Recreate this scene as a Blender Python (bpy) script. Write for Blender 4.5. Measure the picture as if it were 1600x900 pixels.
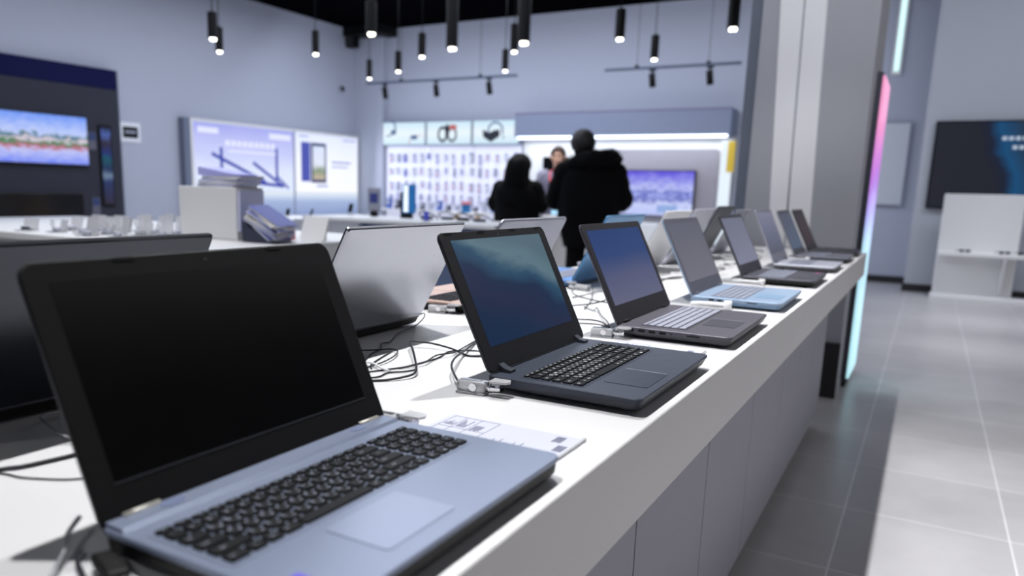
import bpy, bmesh, math, random
from mathutils import Vector, Matrix
random.seed(7)
for o in list(bpy.data.objects):
    bpy.data.objects.remove(o)
SC = bpy.context.scene
COL = SC.collection
PI = math.pi
R = math.radians

# ------------------------------------------------------------------ camera
FPX = 1206.1
cam = bpy.data.cameras.new('camera')
camo = bpy.data.objects.new('camera', cam)
COL.objects.link(camo)
cam.sensor_fit = 'HORIZONTAL'
cam.sensor_width = 36.0
cam.lens = FPX / 1600 * 36
cam.shift_x = 0.0425
cam.shift_y = 0.0509
AX = Vector((0.8604484, 0.1199379, -0.49522062))     # world X seen in the lens frame (x right, y down, z forward)
AY = Vector((0.50886519, -0.15235627, 0.84725662))
AZ = Vector((0.02616821, -0.98102114, -0.19212693))
RW = Matrix((AX, AY, AZ))
right = RW @ Vector((1, 0, 0)); up = RW @ Vector((0, -1, 0)); back = RW @ Vector((0, 0, -1))
m3 = Matrix((right, up, back)).transposed()
camo.matrix_world = Matrix.Translation((0, 0, 1.2)) @ m3.to_4x4()
cam.clip_start = 0.02
cam.clip_end = 100
fp = Vector((-0.50, 1.18, 1.0)) - Vector((0, 0, 1.2))
cam.dof.use_dof = True
cam.dof.focus_distance = fp.dot(-back.normalized())
cam.dof.aperture_fstop = 3.2
SC.camera = camo

# ------------------------------------------------------------------ view, world, lights
SC.view_settings.view_transform = 'Standard'
SC.view_settings.look = 'None'
SC.view_settings.gamma = 1
SC.view_settings.use_curve_mapping = False
SC.view_settings.exposure = 0.0
w = bpy.data.worlds.new('world')
SC.world = w
w.use_nodes = True
w.node_tree.nodes['Background'].inputs[0].default_value = (0.62, 0.70, 1.0, 1)
w.node_tree.nodes['Background'].inputs[1].default_value = 0.06


def lamp(name, kind, loc, energy, color, size=0.1, size_y=None, aim=None, angle=None, blend=0.3):
    l = bpy.data.lights.new(name, kind)
    o = bpy.data.objects.new(name, l)
    COL.objects.link(o)
    o.location = loc
    l.energy = energy
    l.color = color
    if kind == 'AREA':
        l.size = size
        if size_y:
            l.shape = 'RECTANGLE'
            l.size_y = size_y
    else:
        l.shadow_soft_size = size
    if kind == 'SPOT':
        l.spot_size = R(angle or 90)
        l.spot_blend = blend
    if aim is not None:
        d = Vector(aim) - Vector(loc)
        o.rotation_euler = d.to_track_quat('-Z', 'Y').to_euler()
    return o


COOL = (0.80, 0.86, 1.0)
WHITE = (0.985, 0.99, 1.0)
# row of ceiling spots over the laptop counter
for yy, e in ((-1.4, 60), (0.75, 215), (2.0, 205), (3.2, 170), (3.9, 60)):
    lamp('counter_spot_light', 'SPOT', (-0.93, yy, 3.2), e, WHITE, 0.025, aim=(-0.45, yy, 0), angle=88, blend=0.5)
for yy, e in ((0.5, 120), (1.5, 125), (2.5, 130), (3.5, 130), (4.3, 100)):
    lamp('floor_fill_light', 'SPOT', (-0.93, yy, 3.2), e, WHITE, 0.025, aim=(1.06, yy, 0), angle=40, blend=0.45)  # extra narrow spots added to brighten the aisle floor
# wide unseen fills added at ceiling height, over the shop and the aisle
lamp('shop_fill_light', 'AREA', (-6.0, 7.5, 4.1), 330, COOL, 6.0, 8.0)
lamp('far_wall_fill_light', 'AREA', (-5.5, 10.6, 4.1), 90, COOL, 8.0, 2.0, aim=(-5.5, 13, 1.5))
lamp('aisle_fill_light', 'AREA', (1.9, 6.0, 4.1), 45, (0.95, 0.96, 1.0), 2.5, 8.0)
lamp('fascia_fill_light', 'AREA', (5.5, 2.5, 1.1), 52, (1.0, 0.95, 0.90), 6.0, 1.6, aim=(-0.3, 2.5, 0.8))  # added low side fill for fascia and cabinets, no window behind it
lamp('column_fill_light', 'SPOT', (-0.2, 2.6, 4.1), 200, (0.92, 0.95, 1.0), 0.1, aim=(-0.75, 5.1, 2.7), angle=50, blend=0.8)  # unseen spot added only to brighten the column
lamp('wall_right_light', 'AREA', (1.2, 9.2, 4.1), 60, COOL, 3.0, 1.0, aim=(1.2, 12.0, 2.2))
for xx, yy in ((0.7, 6.6), (0.7, 8.4), (0.7, 10.4)):
    lamp('far_aisle_fill_light', 'SPOT', (xx, yy, 4.1), 230, (0.96, 0.97, 1.0), 0.08, aim=(xx + 0.25, yy, 0), angle=52, blend=0.8)  # unseen spots added to lift the far aisle floor
lamp('island_fill_light', 'SPOT', (-3.3, 0.6, 3.6), 260, (0.96, 0.97, 1.0), 0.1, aim=(-3.7, 3.1, 0.9), angle=60, blend=0.6)  # added fill on the display block's front, no real fixture
lamp('island_fill_light', 'SPOT', (-4.4, 3.2, 3.9), 160, (0.96, 0.97, 1.0), 0.1, aim=(-4.2, 3.2, 0.9), angle=70, blend=0.6)  # second added fill, above the island table
lamp('rear_fill_light', 'AREA', (3.5, -2.5, 3.2), 14, (0.86, 0.9, 1.0), 3.0, 3.0, aim=(-1.0, 3.0, 0.6))  # unseen fill added behind the camera for faces turned this way


# ------------------------------------------------------------------ materials
def lin(c):
    c = c / 255.0
    return c / 12.92 if c <= 0.04045 else ((c + 0.055) / 1.055) ** 2.4


def rgb(c):
    return (lin(c[0]), lin(c[1]), lin(c[2]), 1)


MATS = {}


def mat(name, c, rough=0.5, metal=0.0, vary=0.06, scale=30.0, bump=0.0, spec=0.5, trans=0.0, emit=None, strength=0.0, coat=0.0):
    if name in MATS:
        return MATS[name]
    m = bpy.data.materials.new(name)
    MATS[name] = m
    m.use_nodes = True
    nt = m.node_tree
    b = nt.nodes['Principled BSDF']
    tc = nt.nodes.new('ShaderNodeTexCoord')
    nz = nt.nodes.new('ShaderNodeTexNoise')
    nz.inputs['Scale'].default_value = scale
    nz.inputs['Detail'].default_value = 4
    nt.links.new(tc.outputs['Object'], nz.inputs['Vector'])
    mx = nt.nodes.new('ShaderNodeMix')
    mx.data_type = 'RGBA'
    col = rgb(c)
    mx.inputs[6].default_value = tuple(max(0, v * (1 - vary)) for v in col[:3]) + (1,)
    mx.inputs[7].default_value = tuple(min(1, v * (1 + vary)) for v in col[:3]) + (1,)
    nt.links.new(nz.outputs['Fac'], mx.inputs[0])
    nt.links.new(mx.outputs[2], b.inputs['Base Color'])
    mr = nt.nodes.new('ShaderNodeMapRange')
    mr.inputs[3].default_value = max(0.02, rough * 0.9)
    mr.inputs[4].default_value = min(1, rough * 1.1)
    nt.links.new(nz.outputs['Fac'], mr.inputs[0])
    nt.links.new(mr.outputs[0], b.inputs['Roughness'])
    b.inputs['Metallic'].default_value = metal
    b.inputs['Specular IOR Level'].default_value = spec
    b.inputs['Transmission Weight'].default_value = trans
    b.inputs['Coat Weight'].default_value = coat
    if bump:
        bp = nt.nodes.new('ShaderNodeBump')
        bp.inputs['Strength'].default_value = bump
        bp.inputs['Distance'].default_value = 0.01
        nt.links.new(nz.outputs['Fac'], bp.inputs['Height'])
        nt.links.new(bp.outputs['Normal'], b.inputs['Normal'])
    if emit:
        b.inputs['Emission Color'].default_value = rgb(emit)
        b.inputs['Emission Strength'].default_value = strength
    return m


def picture(name, axis, stops, strength=1.0, noise=0.0, nscale=4.0, aspect=1.0, rough=0.2, base=(8, 8, 10), tilt=0.0, axis2=None, spec=0.5):
    """an emissive panel: colour bands along one axis of the panel, broken up by noise"""
    if name in MATS:
        return MATS[name]
    m = bpy.data.materials.new(name)
    MATS[name] = m
    m.use_nodes = True
    nt = m.node_tree
    b = nt.nodes['Principled BSDF']
    b.inputs['Base Color'].default_value = rgb(base)
    b.inputs['Roughness'].default_value = rough
    b.inputs['Specular IOR Level'].default_value = spec
    tc = nt.nodes.new('ShaderNodeTexCoord')
    sp = nt.nodes.new('ShaderNodeSeparateXYZ')
    nt.links.new(tc.outputs['Generated'], sp.inputs[0])
    nz = nt.nodes.new('ShaderNodeTexNoise')
    nz.inputs['Scale'].default_value = nscale
    nz.inputs['Detail'].default_value = 5
    nt.links.new(tc.outputs['Generated'], nz.inputs['Vector'])
    ma = nt.nodes.new('ShaderNodeMath'); ma.operation = 'MULTIPLY_ADD'
    nt.links.new(nz.outputs['Fac'], ma.inputs[0])
    ma.inputs[1].default_value = noise
    nt.links.new(sp.outputs[axis], ma.inputs[2])
    src = ma.outputs[0]
    if axis2:
        mb = nt.nodes.new('ShaderNodeMath'); mb.operation = 'MULTIPLY_ADD'
        nt.links.new(sp.outputs[axis2], mb.inputs[0])
        mb.inputs[1].default_value = tilt
        nt.links.new(src, mb.inputs[2])
        src = mb.outputs[0]
    ms = nt.nodes.new('ShaderNodeMath'); ms.operation = 'SUBTRACT'
    nt.links.new(src, ms.inputs[0])
    ms.inputs[1].default_value = noise * 0.5 + (tilt * 0.5 if axis2 else 0)
    cr = nt.nodes.new('ShaderNodeValToRGB')
    nt.links.new(ms.outputs[0], cr.inputs[0])
    el = cr.color_ramp.elements
    el[0].position = stops[0][0]; el[0].color = rgb(stops[0][1])
    el[1].position = stops[-1][0]; el[1].color = rgb(stops[-1][1])
    for p, c in stops[1:-1]:
        e = el.new(p); e.color = rgb(c)
    nt.links.new(cr.outputs[0], b.inputs['Emission Color'])
    b.inputs['Emission Strength'].default_value = strength
    return m


# ------------------------------------------------------------------ mesh helpers
class MB:
    def __init__(self):
        self.bm = bmesh.new()
        self.mi = 0

    def faces(self, fs, smooth=False):
        for f in fs:
            f.material_index = self.mi
            f.smooth = smooth

    def box(self, x0, x1, y0, y1, z0, z1, bev=0.0, M=None, seg=2):
        r = bmesh.ops.create_cube(self.bm, size=1.0)
        vs = r['verts']
        for v in vs:
            v.co = Vector(((x0 + x1) / 2 + v.co.x * (x1 - x0), (y0 + y1) / 2 + v.co.y * (y1 - y0), (z0 + z1) / 2 + v.co.z * (z1 - z0)))
        fs = set(f for v in vs for f in v.link_faces)
        self.faces(fs)
        if bev > 0:
            es = set(e for v in vs for e in v.link_edges)
            rr = bmesh.ops.bevel(self.bm, geom=list(es), offset=bev, segments=seg, profile=0.5, affect='EDGES')
            self.faces(rr['faces'], False)
            vs = list(set(v for f in rr['faces'] for v in f.verts) | set(v for v in vs if v.is_valid))
        if M is not None:
            allv = set(vs)
            for v in list(allv):
                for f in v.link_faces:
                    for q in f.verts:
                        allv.add(q)
            for v in allv:
                v.co = M @ v.co
        return vs

    def loft(self, secs, cap0=True, cap1=True, smooth=False, closed=True):
        rows = [[self.bm.verts.new(p) for p in s] for s in secs]
        n = len(rows[0])
        for a, b in zip(rows, rows[1:]):
            for i in range(n if closed else n - 1):
                j = (i + 1) % n
                try:
                    f = self.bm.faces.new((a[i], a[j], b[j], b[i]))
                    f.material_index = self.mi; f.smooth = smooth
                except ValueError:
                    pass
        for c, row, rev in ((cap0, rows[0], True), (cap1, rows[-1], False)):
            if c:
                f = self.bm.faces.new(list(reversed(row)) if rev else row)
                f.material_index = self.mi
        return rows

    def prism(self, pts, z0, z1, M=None):
        a = [Vector((p[0], p[1], z0)) for p in pts]
        b = [Vector((p[0], p[1], z1)) for p in pts]
        if M is not None:
            a = [M @ p for p in a]; b = [M @ p for p in b]
        self.loft([a, b])

    def cyl(self, p0, p1, r0, r1=None, n=20, smooth=True, cap=True):
        r1 = r0 if r1 is None else r1
        p0 = Vector(p0); p1 = Vector(p1)
        d = (p1 - p0).normalized()
        u = d.orthogonal().normalized(); v = d.cross(u)
        s = []
        for p, r in ((p0, r0), (p1, r1)):
            s.append([p + (u * math.cos(2 * PI * i / n) + v * math.sin(2 * PI * i / n)) * r for i in range(n)])
        self.loft(s, cap, cap, smooth)

    def tube(self, pts, r, n=8, rs=None, squash=None, fold=None):
        pts = [Vector(p) for p in pts]
        secs = []
        u = None
        for i, p in enumerate(pts):
            d = (pts[min(i + 1, len(pts) - 1)] - pts[max(i - 1, 0)]).normalized()
            if u is None:
                u = d.orthogonal().normalized()
            u = (u - d * u.dot(d))
            u = u.normalized() if u.length > 1e-6 else d.orthogonal().normalized()
            v = d.cross(u)
            rr = rs[i] if rs else r
            ring = []
            for k in range(n):
                a = 2 * PI * k / n
                q = rr * (1 + (fold(i, a) if fold else 0))
                ring.append(p + (u * math.cos(a) + v * math.sin(a)) * q)
            secs.append(ring)
        self.loft(secs, True, True, True)

    def ball(self, c, rx, ry=None, rz=None, n=16, m=10, M=None):
        ry = rx if ry is None else ry
        rz = rx if rz is None else rz
        secs = []
        for j in range(1, m):
            t = PI * j / m
            secs.append([Vector((c[0] + rx * math.sin(t) * math.cos(2 * PI * i / n), c[1] + ry * math.sin(t) * math.sin(2 * PI * i / n), c[2] - rz * math.cos(t))) for i in range(n)])
        if M is not None:
            secs = [[M @ p for p in s] for s in secs]
        self.loft(secs, True, True, True)

    def build(self, name, mats, parent=None, fix=True):
        if fix:
            bmesh.ops.recalc_face_normals(self.bm, faces=self.bm.faces[:])
        me = bpy.data.meshes.new(name)
        self.bm.to_mesh(me)
        self.bm.free()
        for mm in (mats if isinstance(mats, (list, tuple)) else [mats]):
            me.materials.append(mm)
        return link(name, me, parent)


def link(name, me, parent=None):
    o = bpy.data.objects.new(name, me)
    COL.objects.link(o)
    if parent is not None:
        o.parent = parent
    return o


def tag(o, label=None, cat=None, group=None, kind=None):
    if label: o['label'] = label
    if cat: o['category'] = cat
    if group: o['group'] = group
    if kind: o['kind'] = kind
    return o


def empty(name, loc, rz=0.0, label=None, cat=None, group=None):
    o = bpy.data.objects.new(name, None)
    COL.objects.link(o)
    o.empty_display_size = 0.05
    o.location = loc
    o.rotation_euler = (0, 0, rz)
    return tag(o, label, cat, group)


def copy_tree(o, parent=None):
    c = o.copy()
    COL.objects.link(c)
    c.parent = parent
    for ch in list(o.children):
        copy_tree(ch, c)
    return c


def rrect(x0, x1, y0, y1, r, seg=4):
    pts = []
    for cx, cy, a0 in ((x1 - r, y0 + r, -90), (x1 - r, y1 - r, 0), (x0 + r, y1 - r, 90), (x0 + r, y0 + r, 180)):
        for k in range(seg + 1):
            a = R(a0 + 90 * k / seg)
            pts.append((cx + r * math.cos(a), cy + r * math.sin(a)))
    return pts


def smooth_path(pts, sub=6):
    pts = [Vector(p) for p in pts]
    out = []
    for i in range(len(pts) - 1):
        p0 = pts[max(i - 1, 0)]; p1 = pts[i]; p2 = pts[i + 1]; p3 = pts[min(i + 2, len(pts) - 1)]
        for k in range(sub):
            t = k / sub
            out.append(0.5 * ((2 * p1) + (p2 - p0) * t + (2 * p0 - 5 * p1 + 4 * p2 - p3) * t * t + (3 * p1 - p0 - 3 * p2 + p3) * t ** 3))
    out.append(pts[-1])
    return out


def simple(name, mats, fn, parent=None):
    b = MB(); fn(b)
    return b.build(name, mats, parent)


# ------------------------------------------------------------------ palette
M_wall = mat('wall_paint', (182, 187, 202), 0.85, vary=0.02, scale=6)
M_wallr = mat('grey_wall_paint', (186, 189, 198), 0.85, vary=0.02, scale=6)
M_ceil = mat('black_ceiling', (8, 8, 11), 0.95, vary=0.2, scale=3, spec=0.0)
M_white = mat('white_laminate', (232, 232, 232), 0.42, vary=0.01, scale=12)
M_fascia = mat('worktop_white', (206, 205, 206), 0.45, vary=0.012, scale=9)
M_cab = mat('cabinet_grey', (146, 146, 158), 0.55, vary=0.02, scale=15)
M_dark = mat('dark_plinth', (34, 33, 34), 0.6)
M_black = mat('black_metal', (9, 9, 10), 0.55, spec=0.2)
M_blackgloss = mat('black_gloss', (10, 10, 12), 0.12, spec=0.6)
M_col = mat('column_grey', (166, 168, 176), 0.7, vary=0.02, scale=5)
M_cold = mat('column_slate', (104, 110, 126), 0.7, vary=0.02, scale=5)
M_colw = mat('column_white', (236, 236, 240), 0.7, vary=0.015, scale=5)
M_chrome = mat('chrome', (215, 215, 218), 0.12, metal=1.0)
M_clear = mat('clear_plastic', (235, 235, 238), 0.12, trans=0.55, spec=0.6)
M_paper = mat('white_paper', (188, 190, 204), 0.7, vary=0.02)
M_ink = mat('printed_ink', (92, 94, 120), 0.8)
M_skin = mat('skin', (214, 172, 150), 0.5, vary=0.05)
M_cloth = mat('black_cloth', (11, 11, 13), 0.9, vary=0.3, scale=40, bump=0.3, spec=0.1)
M_hairk = mat('black_hair', (5, 5, 6), 0.7, vary=0.3, scale=60, spec=0.08)
M_cable = mat('black_cable', (24, 25, 32), 0.4)
M_cablew = mat('white_cable', (220, 220, 222), 0.4)
M_lite = mat('light_tube', (255, 255, 255), 0.4, emit=(225, 238, 255), strength=3.0)


def emitter(name, c, s):
    return mat(name, (20, 20, 20), 0.4, emit=c, strength=s)


# ------------------------------------------------------------------ setting
def tile_floor():
    m = bpy.data.materials.new('floor_tiles')
    m.use_nodes = True
    nt = m.node_tree
    b = nt.nodes['Principled BSDF']
    tc = nt.nodes.new('ShaderNodeTexCoord')
    mp = nt.nodes.new('ShaderNodeMapping')
    mp.inputs['Location'].default_value = (0.152, -3.25 + 0.6 * 20, 0)
    nt.links.new(tc.outputs['Object'], mp.inputs[0])
    br = nt.nodes.new('ShaderNodeTexBrick')
    br.offset = 0.0
    br.inputs['Scale'].default_value = 1
    br.inputs['Brick Width'].default_value = 0.541
    br.inputs['Row Height'].default_value = 0.6
    br.inputs['Mortar Size'].default_value = 0.0035
    br.inputs['Mortar Smooth'].default_value = 0.2
    br.inputs['Color1'].default_value = rgb((180, 178, 180))
    br.inputs['Color2'].default_value = rgb((188, 186, 188))
    br.inputs['Mortar'].default_value = rgb((222, 220, 222))
    nt.links.new(mp.outputs[0], br.inputs[0])
    nz = nt.nodes.new('ShaderNodeTexNoise')
    nz.inputs['Scale'].default_value = 5
    nz.inputs['Detail'].default_value = 8
    nz.inputs['Roughness'].default_value = 0.65
    nt.links.new(tc.outputs['Object'], nz.inputs[0])
    mr = nt.nodes.new('ShaderNodeMapRange')
    mr.inputs[3].default_value = 0.82
    mr.inputs[4].default_value = 1.14
    nt.links.new(nz.outputs['Fac'], mr.inputs[0])
    mx = nt.nodes.new('ShaderNodeMix'); mx.data_type = 'RGBA'; mx.blend_type = 'MULTIPLY'
    mx.inputs[0].default_value = 1
    nt.links.new(br.outputs[0], mx.inputs[6])
    nt.links.new(mr.outputs[0], mx.inputs[7])
    nt.links.new(mx.outputs[2], b.inputs['Base Color'])
    r2 = nt.nodes.new('ShaderNodeMapRange')
    r2.inputs[3].default_value = 0.24
    r2.inputs[4].default_value = 0.38
    nt.links.new(nz.outputs['Fac'], r2.inputs[0])
    nt.links.new(r2.outputs[0], b.inputs['Roughness'])
    return m


def struct(name, m, fn):
    o = simple(name, m, fn)
    o['kind'] = 'structure'
    return o


CZ = 4.245
struct('floor', tile_floor(), lambda b: b.box(-10.5, 8, -4, 13.2, -0.1, 0.0))
struct('ceiling', M_ceil, lambda b: b.box(-10.5, 8, -4, 13.2, CZ, CZ + 0.1))
struct('wall_left', M_wall, lambda b: b.box(-10.5, -10.35, -4, 13.2, 0, CZ))
struct('wall_far', M_wall, lambda b: b.box(-10.35, -0.2, 13.0, 13.2, 0, CZ))
struct('wall_right', M_wallr, lambda b: b.box(-0.2, 8, 12.0, 13.2, 0, CZ))
struct('wall_corner', M_wall, lambda b: b.box(-10.35, -9.63, 12.85, 13.0, 0, CZ))
struct('trim_1', M_black, lambda b: b.box(-10.35, -9.4, 12.5, 13.0, 4.08, CZ))
struct('baseboard_right', M_dark, lambda b: b.box(-0.22, 8, 11.975, 12.0, 0, 0.10))
struct('baseboard_far', M_dark, lambda b: b.box(-2.7, -0.2, 12.975, 13.0, 0, 0.10))
struct('baseboard_left', M_dark, lambda b: b.box(-10.35, -10.325, -4, 12.85, 0, 0.10))
# column at the end of the counter
struct('wall_column', M_col, lambda b: b.box(-1.006, -0.372, 5.10, 5.75, 0, CZ))
struct('trim_2', M_cold, lambda b: b.box(-1.075, -1.006, 5.12, 5.6, 0, CZ, 0.004))


def colpanels(b):
    # two tapered white strips with a slot between
    def zx(z, a0, a1):
        return a0 + (a1 - a0) * (z - 0.9) / (4.2 - 0.9)
    for l0, l1, r0, r1 in ((-0.845, -0.99, -0.752, -0.818), (-0.742, -0.806, -0.612, -0.712)):
        s = []
        for y in (5.085, 5.10):
            s.append([Vector((l0 + .0, y, 0.9)), Vector((r0, y, 0.9)), Vector((r1, y, CZ)), Vector((l1, y, CZ))])
        b.loft(s)


struct('trim_3', M_colw, colpanels)
struct('baseboard_column', M_dark, lambda b: b.box(-1.01, -0.37, 5.075, 5.10, 0, 0.34))
struct('trim_4', M_dark, lambda b: b.box(-0.752, -0.742, 5.094, 5.10, 1.05, 1.95))

# ------------------------------------------------------------------ counter
XE = -0.287
TZ = 0.90


def worktop(y0, y1, label):
    o = simple('counter_worktop', M_fascia, lambda b: b.box(-1.22, XE, y0, y1, 0.772, TZ, 0.0015, seg=1))
    tag(o, label, 'counter top', 'counter worktop lengths')


worktop(-0.6, 2.583, 'long white counter worktop in the foreground under the nearest laptops')
worktop(2.586, 4.99, 'white counter worktop length at the far end, meeting the column')
ys = [-0.40, 0.215, 0.755, 1.295, 1.835, 2.395, 2.956, 3.424, 3.852, 4.35]
pl = ['nearest to the camera', 'second from the camera', 'third from the camera', 'fourth from the camera', 'fifth from the camera', 'fourth from the far end', 'third from the far end', 'second from the far end', 'at the far end by the column']
for i in range(len(ys) - 1):
    a, c = ys[i], ys[i + 1]
    e = empty('base_cabinet', ((-0.75), (a + c) / 2, 0), 0, 'grey base cabinet under the white worktop, ' + pl[i], 'cabinet', 'cabinets under the laptop counter')
    hw = (c - a) / 2
    simple('body', M_cab, lambda b: b.box(-0.40, 0.335, -hw + 0.001, hw - 0.001, 0.10, 0.771), e)
    simple('door', M_cab, lambda b: b.box(0.336, 0.358, -hw + 0.003, hw - 0.003, 0.085, 0.770, 0.001, seg=1), e)
    simple('plinth', M_dark, lambda b: b.box(-0.38, 0.30, -hw + 0.001, hw - 0.001, 0.0, 0.10), e)

# ------------------------------------------------------------------ laptops
TEXT = {}


def text_mesh(ch, size):
    k = (ch, size)
    if k in TEXT:
        return TEXT[k]
    cu = bpy.data.curves.new('t', 'FONT')
    cu.body = ch
    cu.size = size
    cu.align_x = 'CENTER'; cu.align_y = 'CENTER'
    cu.resolution_u = 2
    ob = bpy.data.objects.new('t', cu)
    COL.objects.link(ob)
    bpy.context.view_layer.update()
    me = bpy.data.meshes.new_from_object(ob.evaluated_get(bpy.context.evaluated_depsgraph_get()))
    bpy.data.objects.remove(ob)
    bpy.data.curves.remove(cu)
    TEXT[k] = me
    return me


CYR = dict(zip("QWERTYUIOP[]ASDFGHJKL;'ZXCVBNM,.", "ЙЦУКЕНГШЩЗХЪФЫВАПРОЛДЖЭЯЧСМИТЬБЮ"))
R0 = [(k, 1) for k in ('Esc F1 F2 F3 F4 F5 F6 F7 F8 F9 F10 F11 F12 Ins Del'.split())]
P0 = [(k, 1) for k in ('Prt', 'Hm', 'Pu', 'Pd')]
ROWS = [
    (R0, P0),
    ([(k, 1) for k in '`1234567890-='] + [('Back', 2)], [(k, 1) for k in ('Num', '/', '*', '-')]),
    ([('Tab', 1.5)] + [(k, 1) for k in 'QWERTYUIOP[]'] + [('\\', 1.5)], [(k, 1) for k in '789+']),
    ([('Caps', 1.75)] + [(k, 1) for k in "ASDFGHJKL;'"] + [('Enter', 2.25)], [(k, 1) for k in '456+']),
    ([('Shift', 2.25)] + [(k, 1) for k in 'ZXCVBNM,./'] + [('Shift', 2.75)], [(k, 1) for k in '123'] + [('Ent', 1)]),
    ([('Ctrl', 1.25), ('Fn', 1), ('Win', 1), ('Alt', 1.25), ('', 5.25), ('Alt', 1), ('Ctrl', 1.25), ('<', 1), ('v', 1), ('>', 1)], [('0', 1), ('.', 1), ('Del', 1), ('Ent', 1)]),
]


def key_positions(kx0, kx1, ky0, ky1, numpad=True):
    """ky1 = hinge side; yields (char, cx, cy, w, d)"""
    total = 15 + (4.2 if numpad else 0)
    u = (kx1 - kx0) / total
    p = (ky1 - ky0) / 5.62
    y = ky1
    for ri, (main, pad) in enumerate(ROWS):
        h = p * (0.62 if ri == 0 else 1)
        x = kx0
        for ch, wd in main:
            yield ch, x + wd * u / 2, y - h / 2, wd * u, h, ri
            x += wd * u
        if numpad:
            x = kx0 + 15.2 * u
            for ch, wd in pad:
                yield ch, x + wd * u / 2, y - h / 2, wd * u, h, ri
                x += wd * u
        y -= h


def key_shape(b, cx, cy, z, w, d, gap, hgt):
    w -= gap; d -= gap
    r = min(0.0022, d * 0.2)
    def o(ins, zz):
        return [Vector((cx + p[0], cy + p[1], zz)) for p in rrect(-w / 2 + ins, w / 2 - ins, -d / 2 + ins, d / 2 - ins, max(0.0006, r - ins * 0.5), 2)]
    b.loft([o(0, z), o(0.0001, z + hgt * 0.7), o(0.0006, z + hgt)])


def add_text(b, me, x, y, z, mi):
    base = len(b.bm.verts)
    vm = [b.bm.verts.new((v.co.x + x, v.co.y + y, z)) for v in me.vertices]
    for p in me.polygons:
        try:
            f = b.bm.faces.new([vm[i] for i in p.vertices])
            f.material_index = mi
        except ValueError:
            pass


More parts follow.
